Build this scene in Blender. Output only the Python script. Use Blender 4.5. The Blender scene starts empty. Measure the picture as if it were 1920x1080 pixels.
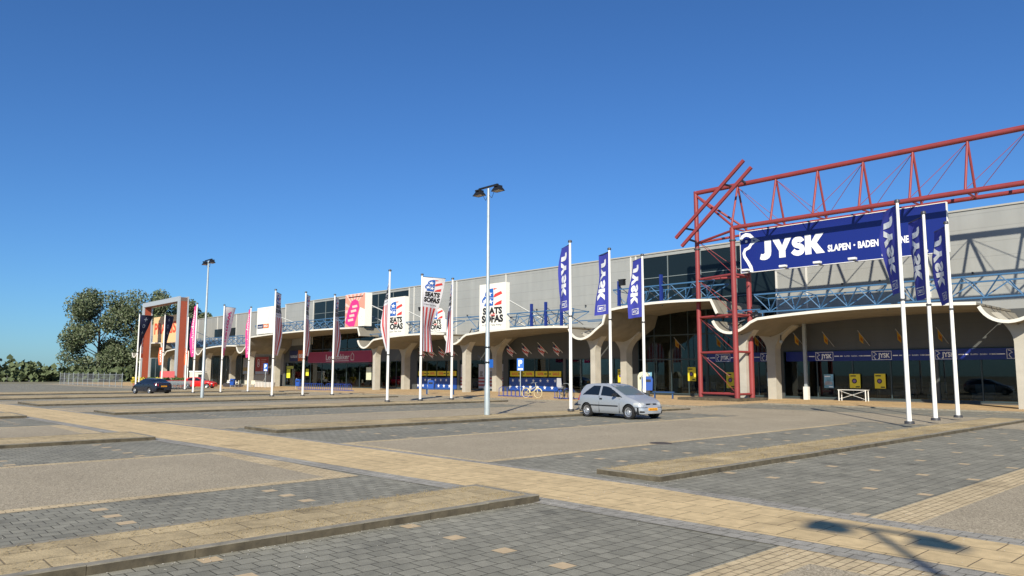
import bpy, bmesh, math, random
from mathutils import Vector, Matrix
C = bpy.context.scene.collection
S = bpy.context.scene
R = math.radians
rnd = random.Random(7)

# ---------------------------------------------------------------- camera, world, sun, exposure
YAW, PITCH, ROLL, CH = R(46.97), R(6.44), R(-0.149), 1.9
cam_d = bpy.data.cameras.new('camera'); cam = bpy.data.objects.new('camera', cam_d); C.objects.link(cam)
cam_d.sensor_fit = 'HORIZONTAL'; cam_d.sensor_width = 36.0; cam_d.lens = 36.0 * 1401.5 / 1920
cam_d.clip_start = 0.1; cam_d.clip_end = 5000
FWD = Vector((-math.sin(YAW), math.cos(YAW), 0)); RGT = Vector((math.cos(YAW), math.sin(YAW), 0)); UP = Vector((0, 0, 1))
f3 = FWD * math.cos(PITCH) + UP * math.sin(PITCH); u3 = -FWD * math.sin(PITCH) + UP * math.cos(PITCH)
rot = Matrix((RGT, u3, -f3)).transposed().to_4x4() @ Matrix.Rotation(-ROLL, 4, 'Z')
cam.matrix_world = Matrix.Translation((0, 0, CH)) @ rot
S.camera = cam

SUN_AZ = Vector((0.616, -0.788, 0)); ELEV = R(30.5)
wd = bpy.data.worlds.new('World'); S.world = wd; wd.use_nodes = True
nt = wd.node_tree; nt.nodes.clear()
sky = nt.nodes.new('ShaderNodeTexSky'); sky.sky_type = 'NISHITA'; sky.sun_disc = False
sky.sun_elevation = ELEV; sky.sun_rotation = math.atan2(SUN_AZ.x, SUN_AZ.y)
sky.altitude = 0; sky.air_density = 1.0; sky.dust_density = 0.3; sky.ozone_density = 2.6
bg = nt.nodes.new('ShaderNodeBackground'); bg.inputs[1].default_value = 0.10
wo = nt.nodes.new('ShaderNodeOutputWorld'); tn = nt.nodes.new('ShaderNodeMix'); tn.data_type = 'RGBA'; tn.blend_type = 'MULTIPLY'; tn.inputs[0].default_value = 1
tn.inputs[7].default_value = (0.325, 0.585, 0.91, 1); nt.links.new(sky.outputs[0], tn.inputs[6]); nt.links.new(tn.outputs[2], bg.inputs[0]); nt.links.new(bg.outputs[0], wo.inputs[0])
sl = bpy.data.lights.new('sun', 'SUN'); sl.energy = 5.0; sl.angle = R(0.53); sl.color = (1.0, 0.935, 0.80)
so = bpy.data.objects.new('sun', sl); C.objects.link(so)
sdir = SUN_AZ.normalized() * math.cos(ELEV) + UP * math.sin(ELEV)
so.rotation_euler = sdir.to_track_quat('Z', 'Y').to_euler(); so.location = sdir * 100
vs = S.view_settings; vs.view_transform = 'Standard'; vs.look = 'None'; vs.gamma = 1; vs.exposure = 0.35; vs.use_curve_mapping = False

# ---------------------------------------------------------------- materials
MATS = {}
def srgb(c):
    return tuple((x / 12.92 if x <= 0.04045 else ((x + 0.055) / 1.055) ** 2.4) for x in c)
def M(name, col=None, rough=0.6, metal=0.0, noise=0.0, nscale=3.0, bump=0.0, spec=0.5, trans=0.0, detail=6):
    if name in MATS: return MATS[name]
    m = bpy.data.materials.new(name); m.use_nodes = True; MATS[name] = m
    n = m.node_tree.nodes; l = m.node_tree.links; p = n['Principled BSDF']
    p.inputs['Base Color'].default_value = (*col, 1); p.inputs['Roughness'].default_value = rough
    p.inputs['Metallic'].default_value = metal; p.inputs['Specular IOR Level'].default_value = spec
    if noise or bump:
        tc = n.new('ShaderNodeTexCoord'); nz = n.new('ShaderNodeTexNoise'); nz.inputs['Scale'].default_value = nscale
        nz.inputs['Detail'].default_value = detail; nz.inputs['Roughness'].default_value = 0.65
        l.new(tc.outputs['Object'], nz.inputs['Vector'])
    if noise:
        cr = n.new('ShaderNodeValToRGB'); cr.color_ramp.elements[0].position = 0.3; cr.color_ramp.elements[1].position = 0.72
        cr.color_ramp.elements[0].color = (*[c * (1 - noise) for c in col], 1)
        cr.color_ramp.elements[1].color = (*[min(1, c * (1 + noise)) for c in col], 1)
        l.new(nz.outputs['Fac'], cr.inputs['Fac']); l.new(cr.outputs['Color'], p.inputs['Base Color'])
    if bump:
        b = n.new('ShaderNodeBump'); b.inputs['Strength'].default_value = bump; b.inputs['Distance'].default_value = 0.02
        l.new(nz.outputs['Fac'], b.inputs['Height']); l.new(b.outputs['Normal'], p.inputs['Normal'])
    return m
def paver(name, c1, c2, mortar, bw, bh, swap, msize=0.012, offset=0.5, rough=0.85, grain=0.25, patch=0.18):
    """blocks laid in rows; swap=True lays the rows along world Y"""
    m = bpy.data.materials.new(name); m.use_nodes = True; MATS[name] = m
    n = m.node_tree.nodes; l = m.node_tree.links; p = n['Principled BSDF']
    p.inputs['Roughness'].default_value = rough; p.inputs['Specular IOR Level'].default_value = 0.3
    g = n.new('ShaderNodeNewGeometry'); sx = n.new('ShaderNodeSeparateXYZ'); cx = n.new('ShaderNodeCombineXYZ')
    l.new(g.outputs['Position'], sx.inputs[0])
    l.new(sx.outputs['Y' if swap else 'X'], cx.inputs['X']); l.new(sx.outputs['X' if swap else 'Y'], cx.inputs['Y'])
    br = n.new('ShaderNodeTexBrick'); br.inputs['Scale'].default_value = 1.0
    br.inputs['Brick Width'].default_value = bw; br.inputs['Row Height'].default_value = bh
    br.inputs['Mortar Size'].default_value = msize; br.inputs['Mortar Smooth'].default_value = 0.3; br.offset = offset
    br.inputs['Color1'].default_value = (*c1, 1); br.inputs['Color2'].default_value = (*c2, 1); br.inputs['Mortar'].default_value = (*mortar, 1)
    wn = n.new('ShaderNodeTexNoise'); wn.inputs['Scale'].default_value = 1.7; wn.inputs['Detail'].default_value = 2; l.new(g.outputs['Position'], wn.inputs['Vector'])
    ws = n.new('ShaderNodeVectorMath'); ws.operation = 'SCALE'; ws.inputs['Scale'].default_value = 0.022; l.new(wn.outputs['Color'], ws.inputs[0])
    wa = n.new('ShaderNodeVectorMath'); l.new(cx.outputs[0], wa.inputs[0]); l.new(ws.outputs[0], wa.inputs[1]); l.new(wa.outputs[0], br.inputs['Vector'])
    n1 = n.new('ShaderNodeTexNoise'); n1.inputs['Scale'].default_value = 90; n1.inputs['Detail'].default_value = 3
    n2 = n.new('ShaderNodeTexNoise'); n2.inputs['Scale'].default_value = 0.55; n2.inputs['Detail'].default_value = 7; n2.inputs['Roughness'].default_value = 0.7
    for q in (n1, n2): l.new(g.outputs['Position'], q.inputs['Vector'])
    def mr(src, a, lo, hi):
        k = n.new('ShaderNodeMapRange'); k.inputs[1].default_value = lo; k.inputs[2].default_value = hi
        k.inputs[3].default_value = 1 - a; k.inputs[4].default_value = 1 + a; l.new(src, k.inputs[0]); return k.outputs[0]
    mu = n.new('ShaderNodeMath'); mu.operation = 'MULTIPLY'
    l.new(mr(n1.outputs['Fac'], grain, 0.3, 0.7), mu.inputs[0]); l.new(mr(n2.outputs['Fac'], patch, 0.3, 0.7), mu.inputs[1])
    n3 = n.new('ShaderNodeTexNoise'); n3.inputs['Scale'].default_value = 0.9; n3.inputs['Detail'].default_value = 3; n3.inputs['Roughness'].default_value = 0.55; l.new(g.outputs['Position'], n3.inputs['Vector'])
    st = n.new('ShaderNodeMapRange'); st.inputs[1].default_value = 0.60; st.inputs[2].default_value = 0.72; st.inputs[3].default_value = 1.0; st.inputs[4].default_value = 0.72; l.new(n3.outputs['Fac'], st.inputs[0])
    n4 = n.new('ShaderNodeTexNoise'); n4.inputs['Scale'].default_value = 5.5; n4.inputs['Detail'].default_value = 2; l.new(wa.outputs[0], n4.inputs['Vector'])
    mu2 = n.new('ShaderNodeMath'); mu2.operation = 'MULTIPLY'; l.new(st.outputs[0], mu2.inputs[0]); l.new(mr(n4.outputs['Fac'], 0.10, 0.35, 0.65), mu2.inputs[1])
    mu3 = n.new('ShaderNodeMath'); mu3.operation = 'MULTIPLY'; l.new(mu.outputs[0], mu3.inputs[0]); l.new(mu2.outputs[0], mu3.inputs[1]); mu = mu3
    mx = n.new('ShaderNodeVectorMath'); mx.operation = 'SCALE'; l.new(br.outputs['Color'], mx.inputs[0]); l.new(mu.outputs[0], mx.inputs['Scale'])
    l.new(mx.outputs[0], p.inputs['Base Color'])
    b = n.new('ShaderNodeBump'); b.inputs['Strength'].default_value = 0.5; b.inputs['Distance'].default_value = 0.01; b.invert = True
    l.new(br.outputs['Fac'], b.inputs['Height'])
    b2 = n.new('ShaderNodeBump'); b2.inputs['Strength'].default_value = 0.25; b2.inputs['Distance'].default_value = 0.006
    l.new(n1.outputs['Fac'], b2.inputs['Height']); l.new(b.outputs['Normal'], b2.inputs['Normal']); l.new(b2.outputs['Normal'], p.inputs['Normal'])
    return m
def aggregate(name, ca, cb, scale=55, patch=0.15, rough=0.9):
    m = bpy.data.materials.new(name); m.use_nodes = True; MATS[name] = m
    n = m.node_tree.nodes; l = m.node_tree.links; p = n['Principled BSDF']
    p.inputs['Roughness'].default_value = rough; p.inputs['Specular IOR Level'].default_value = 0.25
    g = n.new('ShaderNodeNewGeometry')
    v = n.new('ShaderNodeTexVoronoi'); v.inputs['Scale'].default_value = scale; l.new(g.outputs['Position'], v.inputs['Vector'])
    cr = n.new('ShaderNodeValToRGB'); cr.color_ramp.elements[0].color = (*ca, 1); cr.color_ramp.elements[1].color = (*cb, 1)
    sep = n.new('ShaderNodeSeparateColor'); l.new(v.outputs['Color'], sep.inputs[0]); l.new(sep.outputs[0], cr.inputs['Fac'])
    n2 = n.new('ShaderNodeTexNoise'); n2.inputs['Scale'].default_value = 0.35; n2.inputs['Detail'].default_value = 8; n2.inputs['Roughness'].default_value = 0.7
    l.new(g.outputs['Position'], n2.inputs['Vector'])
    k = n.new('ShaderNodeMapRange'); k.inputs[1].default_value = 0.3; k.inputs[2].default_value = 0.7
    k.inputs[3].default_value = 1 - patch; k.inputs[4].default_value = 1 + patch; l.new(n2.outputs['Fac'], k.inputs[0])
    mx = n.new('ShaderNodeVectorMath'); mx.operation = 'SCALE'; l.new(cr.outputs['Color'], mx.inputs[0]); l.new(k.outputs[0], mx.inputs['Scale'])
    l.new(mx.outputs[0], p.inputs['Base Color'])
    b = n.new('ShaderNodeBump'); b.inputs['Strength'].default_value = 0.4; b.inputs['Distance'].default_value = 0.008
    l.new(v.outputs['Distance'], b.inputs['Height']); l.new(b.outputs['Normal'], p.inputs['Normal'])
    return m
def cladding(name, col, pitch, amount=0.12, axis='Z'):
    m = bpy.data.materials.new(name); m.use_nodes = True; MATS[name] = m
    n = m.node_tree.nodes; l = m.node_tree.links; p = n['Principled BSDF']
    p.inputs['Roughness'].default_value = 0.45; p.inputs['Specular IOR Level'].default_value = 0.4
    g = n.new('ShaderNodeNewGeometry'); sx = n.new('ShaderNodeSeparateXYZ'); l.new(g.outputs['Position'], sx.inputs[0])
    d = n.new('ShaderNodeMath'); d.operation = 'DIVIDE'; d.inputs[1].default_value = pitch; l.new(sx.outputs[axis], d.inputs[0])
    fr = n.new('ShaderNodeMath'); fr.operation = 'FRACT'; l.new(d.outputs[0], fr.inputs[0])
    cr = n.new('ShaderNodeValToRGB'); e = cr.color_ramp.elements
    e[0].position = 0.0; e[0].color = (*[c * (1 - 2.2 * amount) for c in col], 1); e[1].position = 0.06; e[1].color = (*col, 1)
    l.new(fr.outputs[0], cr.inputs['Fac'])
    nz = n.new('ShaderNodeTexNoise'); nz.inputs['Scale'].default_value = 0.4; nz.inputs['Detail'].default_value = 6; l.new(g.outputs['Position'], nz.inputs['Vector'])
    k = n.new('ShaderNodeMapRange'); k.inputs[1].default_value = 0.3; k.inputs[2].default_value = 0.7; k.inputs[3].default_value = 0.94; k.inputs[4].default_value = 1.06
    l.new(nz.outputs['Fac'], k.inputs[0])
    mp = n.new('ShaderNodeMapping'); mp.inputs['Scale'].default_value = (1.6, 1.6, 0.12); l.new(g.outputs['Position'], mp.inputs['Vector'])
    ns = n.new('ShaderNodeTexNoise'); ns.inputs['Scale'].default_value = 1.0; ns.inputs['Detail'].default_value = 5; l.new(mp.outputs[0], ns.inputs['Vector'])
    k2 = n.new('ShaderNodeMapRange'); k2.inputs[1].default_value = 0.35; k2.inputs[2].default_value = 0.7; k2.inputs[3].default_value = 1.03; k2.inputs[4].default_value = 0.93; l.new(ns.outputs['Fac'], k2.inputs[0])
    km = n.new('ShaderNodeMath'); km.operation = 'MULTIPLY'; l.new(k.outputs[0], km.inputs[0]); l.new(k2.outputs[0], km.inputs[1]); k = km
    mx = n.new('ShaderNodeVectorMath'); mx.operation = 'SCALE'; l.new(cr.outputs['Color'], mx.inputs[0]); l.new(k.outputs[0], mx.inputs['Scale'])
    l.new(mx.outputs[0], p.inputs['Base Color'])
    return m
def glass(name, tint, refl=1.5):
    m = bpy.data.materials.new(name); m.use_nodes = True; MATS[name] = m
    n = m.node_tree.nodes; l = m.node_tree.links; n.clear()
    o = n.new('ShaderNodeOutputMaterial'); mx = n.new('ShaderNodeMixShader'); t = n.new('ShaderNodeBsdfTransparent'); t.inputs[0].default_value = (*tint, 1)
    gl = n.new('ShaderNodeBsdfGlossy'); gl.inputs['Roughness'].default_value = 0.015; gl.inputs['Color'].default_value = (0.85, 0.9, 0.92, 1)
    fr = n.new('ShaderNodeFresnel'); fr.inputs[0].default_value = refl
    l.new(fr.outputs[0], mx.inputs[0]); l.new(t.outputs[0], mx.inputs[1]); l.new(gl.outputs[0], mx.inputs[2]); l.new(mx.outputs[0], o.inputs[0])
    return m

PAVER = paver('grey_block_paving', (0.215, 0.203, 0.158), (0.272, 0.256, 0.200), (0.06, 0.054, 0.038), 0.212, 0.212, True, 0.007)
BAND = paver('grey_walkway_edging', (0.30, 0.28, 0.235), (0.35, 0.325, 0.275), (0.13, 0.12, 0.095), 0.21, 0.21, False, 0.008)
SLAB = paver('tan_paving_slabs', (0.56, 0.42, 0.225), (0.62, 0.465, 0.25), (0.17, 0.125, 0.07), 0.50, 0.50, False, 0.008, rough=0.8, grain=0.1, patch=0.13)
BRICK = paver('tan_brick_edging', (0.50, 0.39, 0.23), (0.57, 0.45, 0.27), (0.2, 0.15, 0.09), 0.21, 0.105, True, 0.008, grain=0.15)
WALKB = paver('tan_sidewalk_blocks', (0.50, 0.345, 0.175), (0.57, 0.395, 0.205), (0.32, 0.225, 0.12), 0.30, 0.30, False, 0.008, grain=0.12, patch=0.2)
ISL = paver('dry_island_slabs', (0.38, 0.295, 0.165), (0.45, 0.35, 0.195), (0.21, 0.16, 0.09), 0.60, 0.45, True, 0.010, grain=0.28, patch=0.35)
ASPH = aggregate('lane_asphalt', (0.20, 0.168, 0.115), (0.51, 0.43, 0.305), 70, 0.12)
ROADM = aggregate('distant_ground', (0.16, 0.15, 0.10), (0.26, 0.24, 0.16), 3, 0.3)
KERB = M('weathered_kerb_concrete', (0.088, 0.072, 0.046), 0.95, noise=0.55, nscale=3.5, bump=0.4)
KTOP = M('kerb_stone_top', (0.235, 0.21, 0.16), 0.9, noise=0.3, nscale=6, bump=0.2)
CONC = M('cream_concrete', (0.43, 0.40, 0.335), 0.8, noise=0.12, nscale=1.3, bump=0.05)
SOFF = M('shade_toned_soffit_concrete', (0.21, 0.19, 0.15), 0.85, noise=0.18, nscale=0.9)  # dimmed: shade under the canopy is put into the concrete colour
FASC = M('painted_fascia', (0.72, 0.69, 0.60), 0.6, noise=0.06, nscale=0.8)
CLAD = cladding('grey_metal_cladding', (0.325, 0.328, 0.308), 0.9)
CLAD_SHADE = cladding('grey_cladding_shade_tone', (0.085, 0.088, 0.085), 1.0, 0.05)  # same cladding as the upper wall, canopy shade put into its colour
CLADV = cladding('grey_ribbed_cladding', (0.31, 0.305, 0.28), 0.35, 0.06, 'X')
COPE = M('roof_coping', (0.40, 0.38, 0.33), 0.5)
TRIM = M('pale_trim', (0.62, 0.6, 0.55), 0.5)
DGLASS = M('dark_upper_glazing', (0.010, 0.017, 0.021), 0.2, spec=0.25)
MULL = M('window_mullion', (0.17, 0.20, 0.20), 0.5)
FRAME = M('dark_door_frame', (0.035, 0.055, 0.06), 0.5)
GLASS = glass('shop_glass', (0.55, 0.62, 0.62))
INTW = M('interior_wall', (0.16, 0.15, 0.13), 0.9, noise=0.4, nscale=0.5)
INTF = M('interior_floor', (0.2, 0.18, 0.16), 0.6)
WHITE = M('white_paint', (0.80, 0.79, 0.74), 0.45)
WPOLE = M('white_flagpole_paint', (0.84, 0.82, 0.76), 0.35)
BLUE = M('light_blue_steel', (0.05, 0.135, 0.255), 0.45)
NAVY = M('deep_blue_steel', (0.012, 0.03, 0.19), 0.45)
RED = M('red_painted_steel', (0.255, 0.042, 0.042), 0.45, noise=0.12, nscale=1.0)
BLACK = M('black_plastic', (0.012, 0.012, 0.013), 0.5)
GALV = M('galvanised_steel', (0.42, 0.47, 0.48), 0.42, metal=0.35, noise=0.12, nscale=5)
GREY = M('grey_metal', (0.25, 0.26, 0.27), 0.5, metal=0.2)
DARKM = M('dark_metal', (0.05, 0.05, 0.055), 0.45)
RUST = M('rust_brown_panels', (0.30, 0.062, 0.028), 0.6, noise=0.1, nscale=0.7)
SGB = M('sign_blue', (0.008, 0.020, 0.175), 0.4)
LWH = M('lettering_white', (0.86, 0.86, 0.84), 0.5)
LGY = M('beak_grey', (0.32, 0.37, 0.42), 0.5)
FBLUE = M('banner_cloth_blue', (0.045, 0.055, 0.36), 0.8)
FWH = M('banner_cloth_white', (0.78, 0.76, 0.78), 0.85)
FRED = M('banner_cloth_red', (0.62, 0.055, 0.05), 0.85)
FPINK = M('banner_cloth_pink', (0.80, 0.055, 0.27), 0.85)
FNAVY = M('banner_cloth_navy', (0.012, 0.017, 0.055), 0.85)
FORG = M('banner_cloth_orange', (0.75, 0.14, 0.05), 0.85)
EBLUE = M('emblem_blue', (0.02, 0.11, 0.42), 0.6)
ERED = M('emblem_red', (0.70, 0.05, 0.045), 0.6)
INK = M('black_lettering', (0.012, 0.012, 0.014), 0.6)
BOARD = M('billboard_white', (0.80, 0.78, 0.70), 0.6)
MAG = M('magenta_sign', (0.30, 0.010, 0.055), 0.45)
HPINK = M('hot_pink', (0.72, 0.035, 0.22), 0.6)
SALM = M('salmon_print', (0.75, 0.30, 0.22), 0.7)
PALEP = M('pale_pink_print', (0.78, 0.52, 0.45), 0.7)
ORNG = M('orange_print', (0.75, 0.17, 0.04), 0.6)
NAVP = M('navy_print', (0.010, 0.020, 0.09), 0.6)
YEL = M('yellow_print', (0.72, 0.58, 0.03), 0.6)
PRAX = M('apricot_sign', (0.80, 0.50, 0.25), 0.7)
PRED = M('orange_red_letters', (0.75, 0.08, 0.03), 0.6)
PHOTO = M('photo_print_blue', (0.18, 0.38, 0.50), 0.5, noise=0.6, nscale=3)
PHOTG = M('photo_print_grey', (0.30, 0.30, 0.32), 0.5, noise=0.6, nscale=2)
STARB = M('window_film_blue', (0.012, 0.07, 0.33), 0.5)
REDP = M('dark_red_print', (0.30, 0.03, 0.03), 0.6)
BINB = M('blue_bin_plastic', (0.012, 0.07, 0.33), 0.45)
RACKB = M('blue_rack_steel', (0.015, 0.05, 0.28), 0.45)
TYRE = M('tyre_rubber', (0.012, 0.012, 0.012), 0.85)
RIM = M('silver_wheel_trim', (0.55, 0.56, 0.58), 0.3, metal=0.6)
CARGL = M('car_glass', (0.008, 0.011, 0.014), 0.04, spec=0.8)
LENS = M('headlamp_lens', (0.75, 0.75, 0.72), 0.12, spec=0.8)
TAIL = M('red_tail_lens', (0.45, 0.015, 0.012), 0.2)
PLATE = M('yellow_plate', (0.75, 0.33, 0.02), 0.5)

# ---------------------------------------------------------------- helpers
class MB:
    def __init__(s): s.v = []; s.f = []; s.p = []
    def add(s, vs_, fs):
        s.p.append((len(s.v), len(s.f), len(vs_), len(fs))); b = len(s.v); s.v += [tuple(p) for p in vs_]; s.f += [tuple(b + i for i in f) for f in fs]; return s
    def box(s, x0, x1, y0, y1, z0, z1):
        return s.add([(x0,y0,z0),(x1,y0,z0),(x1,y1,z0),(x0,y1,z0),(x0,y0,z1),(x1,y0,z1),(x1,y1,z1),(x0,y1,z1)],
                     [(3,2,1,0),(4,5,6,7),(0,1,5,4),(1,2,6,5),(2,3,7,6),(3,0,4,7)])
    def bar(s, p, q, w, h=None, up=UP):
        p = Vector(p); q = Vector(q); h = h or w; d = (q - p).normalized()
        sd = d.cross(up); 
        if sd.length < 1e-4: sd = d.cross(Vector((0, 1, 0)))
        sd.normalize(); u = sd.cross(d)
        o = [sd*w/2+u*h/2, -sd*w/2+u*h/2, -sd*w/2-u*h/2, sd*w/2-u*h/2]
        return s.add([p+a for a in o] + [q+a for a in o], [(0,1,2,3),(7,6,5,4),(0,4,5,1),(1,5,6,2),(2,6,7,3),(3,7,4,0)])
    def tube(s, p, q, r, r2=None, n=10, caps=True):
        p = Vector(p); q = Vector(q); r2 = r if r2 is None else r2; d = (q - p).normalized()
        a = d.cross(UP); 
        if a.length < 1e-4: a = Vector((1, 0, 0))
        a.normalize(); b = d.cross(a)
        vs_ = [p + (a*math.cos(t) + b*math.sin(t))*r for t in [2*math.pi*i/n for i in range(n)]] + \
              [q + (a*math.cos(t) + b*math.sin(t))*r2 for t in [2*math.pi*i/n for i in range(n)]]
        fs = [(i, n+i, n+(i+1) % n, (i+1) % n) for i in range(n)]
        if caps: fs += [tuple(range(n)), tuple(range(2*n-1, n-1, -1))]
        return s.add(vs_, fs)
    def path(s, pts, r, n=8):
        for a, b in zip(pts, pts[1:]): s.tube(a, b, r, n=n)
        return s
    def prism(s, pts, y0, y1, plane='XZ'):
        """polygon in XZ extruded along Y (or YZ along X, XY along Z)"""
        n = len(pts)
        def P(a, b, c): return (a, c, b) if plane == 'XZ' else ((c, a, b) if plane == 'YZ' else (a, b, c))
        vs_ = [P(a, b, y0) for a, b in pts] + [P(a, b, y1) for a, b in pts]
        return s.add(vs_, [tuple(range(n)), tuple(range(2*n-1, n-1, -1))] + [(i, n+i, n+(i+1) % n, (i+1) % n) for i in range(n)])
    def lathe(s, prof, c=(0,0,0), n=20, axis='Z'):
        vs_ = []
        for r, h in prof:
            for i in range(n):
                t = 2*math.pi*i/n; a, b = r*math.cos(t), r*math.sin(t)
                vs_.append((c[0]+a, c[1]+b, c[2]+h) if axis == 'Z' else (c[0]+a, c[1]+h, c[2]+b))
        return s.add(vs_, [(k*n+i, k*n+(i+1) % n, (k+1)*n+(i+1) % n, (k+1)*n+i) for k in range(len(prof)-1) for i in range(n)])
    def build(s, name, mat, parent=None, smooth=None, loc=None):
        me = bpy.data.meshes.new(name); me.from_pydata([tuple(v) for v in s.v], [], s.f); me.validate()
        bm = bmesh.new(); bm.from_mesh(me); bmesh.ops.recalc_face_normals(bm, faces=bm.faces); bm.to_mesh(me); bm.free()
        if mat: me.materials.append(mat)
        if smooth is not None:
            for p in me.polygons: p.use_smooth = True
            me.set_sharp_from_angle(angle=R(smooth))
        o = bpy.data.objects.new(name, me); C.objects.link(o)
        if parent: o.parent = parent
        if loc: o.location = loc
        return o
def build_each(mb, name, mat, parent, smooth=None, loc=None):
    """every primitive of the builder becomes a part of its own"""
    for v0, f0, nv, nf in mb.p:
        q = MB(); q.v = mb.v[v0:v0+nv]; q.f = [tuple(i-v0 for i in f) for f in mb.f[f0:f0+nf]]; q.build(name, mat, parent, smooth, loc)
def thing(name, label, cat, loc=(0,0,0), rz=0, group=None):
    o = bpy.data.objects.new(name, None); C.objects.link(o); o.empty_display_size = 0.3
    o.location = loc; o.rotation_euler = (0, 0, rz); o['label'] = label; o['category'] = cat
    if group: o['group'] = group
    return o
def tag(o, label, cat, group=None):
    o['label'] = label; o['category'] = cat
    if group: o['group'] = group
    return o
def stuff(o, kind='structure'): o['kind'] = kind; return o
def dup(o, parent=None, label=None, loc=None, rz=None):
    c = o.copy(); C.objects.link(c)
    if parent: c.parent = parent
    if loc is not None: c.location = loc
    if rz is not None: c.rotation_euler = (0, 0, rz)
    if label: c['label'] = label
    for k in list(o.children): dup(k, c)
    return c
def gz(x):
    return 0.0 if x > -42 else (-0.005 * (-42 - x) if x > -122 else -0.4)
def pol(cx, cy, r, n=24, a0=0): return [(cx + r*math.cos(a0+2*math.pi*i/n), cy + r*math.sin(a0+2*math.pi*i/n)) for i in range(n)]
def ell(cx, cy, rx, ry, n=24): return [(cx + rx*math.cos(2*math.pi*i/n), cy + ry*math.sin(2*math.pi*i/n)) for i in range(n)]
def rect(x0, y0, x1, y1): return [(x0,y0),(x1,y0),(x1,y1),(x0,y1)]
def star(cx, cy, r, rot=0):
    return [(cx + (r if i % 2 == 0 else r*0.4)*math.sin(rot+math.pi*i/5), cy + (r if i % 2 == 0 else r*0.4)*math.cos(rot+math.pi*i/5)) for i in range(10)]
def stroke(pts, w):
    """quads of a thick open polyline (outline polygon)"""
    L, Rr = [], []
    for i, (x, y) in enumerate(pts):
        a = pts[max(0, i-1)]; b = pts[min(len(pts)-1, i+1)]; dx, dy = b[0]-a[0], b[1]-a[1]; k = math.hypot(dx, dy) or 1
        ww = w[i] if isinstance(w, (list, tuple)) else w
        L.append((x - dy/k*ww/2, y + dx/k*ww/2)); Rr.append((x + dy/k*ww/2, y - dx/k*ww/2))
    return [[L[i], L[i+1], Rr[i+1], Rr[i]] for i in range(len(pts)-1)]
_tc = {}
def text2d(s_, h, bold=0.0, width=None, align='L', x=0, y=0, shear=0):
    """flat text as (verts, faces) with cap height h; width squeezes it to that length"""
    key = (s_, bold, shear)
    if key not in _tc:
        cu = bpy.data.curves.new('t', 'FONT'); cu.body = s_; cu.size = 1; cu.offset = bold; cu.resolution_u = 3; cu.shear = shear
        o = bpy.data.objects.new('t', cu); C.objects.link(o); dg = bpy.context.evaluated_depsgraph_get()
        me = bpy.data.meshes.new_from_object(o.evaluated_get(dg))
        _tc[key] = ([(v.co.x, v.co.y) for v in me.vertices], [tuple(p.vertices) for p in me.polygons])
        bpy.data.objects.remove(o); bpy.data.meshes.remove(me); bpy.data.curves.remove(cu)
    v, f = _tc[key]; xs = [a for a, b in v]; w0 = max(xs) - min(xs); x0 = min(xs); k = h / 0.73
    kx = k if width is None else width / w0; W = w0*kx
    ox = x - (0 if align == 'L' else (W/2 if align == 'C' else W))
    return ([((a-x0)*kx + ox, b*k + y) for a, b in v], f)
def art(name, mat, shapes, surf, off, parent, thick=0.004, xf=None, sub=0):
    """shapes: polygons or (verts,faces) in sign coordinates, laid on surf(u,v,off) as one mesh"""
    m = MB()
    for sh in shapes:
        v, f = sh if (isinstance(sh, tuple) and len(sh) == 2 and isinstance(sh[1], list) and sh[1] and isinstance(sh[1][0], tuple) and isinstance(sh[1][0][0], int)) else (list(sh), [tuple(range(len(sh)))])
        if xf: v = [xf(a, b) for a, b in v]
        if sub:
            bm = bmesh.new(); bv = [bm.verts.new((a, b, 0)) for a, b in v]
            for q in f:
                try: bm.faces.new([bv[i] for i in q])
                except ValueError: pass
            bmesh.ops.triangulate(bm, faces=bm.faces)
            for _ in range(3):
                es = [e for e in bm.edges if e.calc_length() > sub]
                if es: bmesh.ops.subdivide_edges(bm, edges=es, cuts=1); bmesh.ops.triangulate(bm, faces=bm.faces)
            bm.verts.index_update(); v = [(q.co.x, q.co.y) for q in bm.verts]; f = [tuple(w.index for w in q.verts) for q in bm.faces]; bm.free()
        m.add([surf(a, b, off) for a, b in v], f)
    return m.build(name, mat, parent)
def frontsurf(x0, y, z0):      # a surface facing -Y; u to +X, v up
    return lambda u, v, o: (x0 + u, y - o, z0 + v)
def backsurf(x0, y, z0):
    return lambda u, v, o: (x0 + u, y + o, z0 + v)
ELE_B = [[(0.12,0.0),(0.55,0.0),(0.57,0.5),(0.55,1.0),(0.42,0.99),(0.27,0.93),(0.17,0.78),(0.15,0.6),(0.06,0.47),(0.0,0.34),(0.03,0.21),(0.09,0.2),(0.08,0.3),(0.16,0.33),(0.2,0.2),(0.13,0.1)]]
ELE_W = [star(0.36,0.7,0.17,0.1), star(0.19,0.3,0.16,-0.1), star(0.42,0.24,0.16,0.1)] + stroke([(0.16,0.6),(0.26,0.5),(0.3,0.4),(0.42,0.46),(0.55,0.44)],0.02)
ELE_R = [[(0.57,1.0),(0.75,0.97),(0.57,0.9)], [(0.57,0.52),(0.62,0.66),(0.92,0.8),(0.98,0.64),(0.6,0.46)], [(0.6,0.06),(0.72,0.17),(0.95,0.28),(0.94,0.04),(0.62,0.0)]]
def elephant(parent, surf, off, x, y, w, h, sub=0):
    xf = lambda a, b: (x + a*w, y + b*h)
    art('emblem_blue', EBLUE, ELE_B, surf, off, parent, xf=xf, sub=sub); art('emblem_red', ERED, ELE_R, surf, off, parent, xf=xf, sub=sub)
    art('emblem_stars', LWH, ELE_W, surf, off*1.8, parent, xf=xf, sub=sub)
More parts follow.
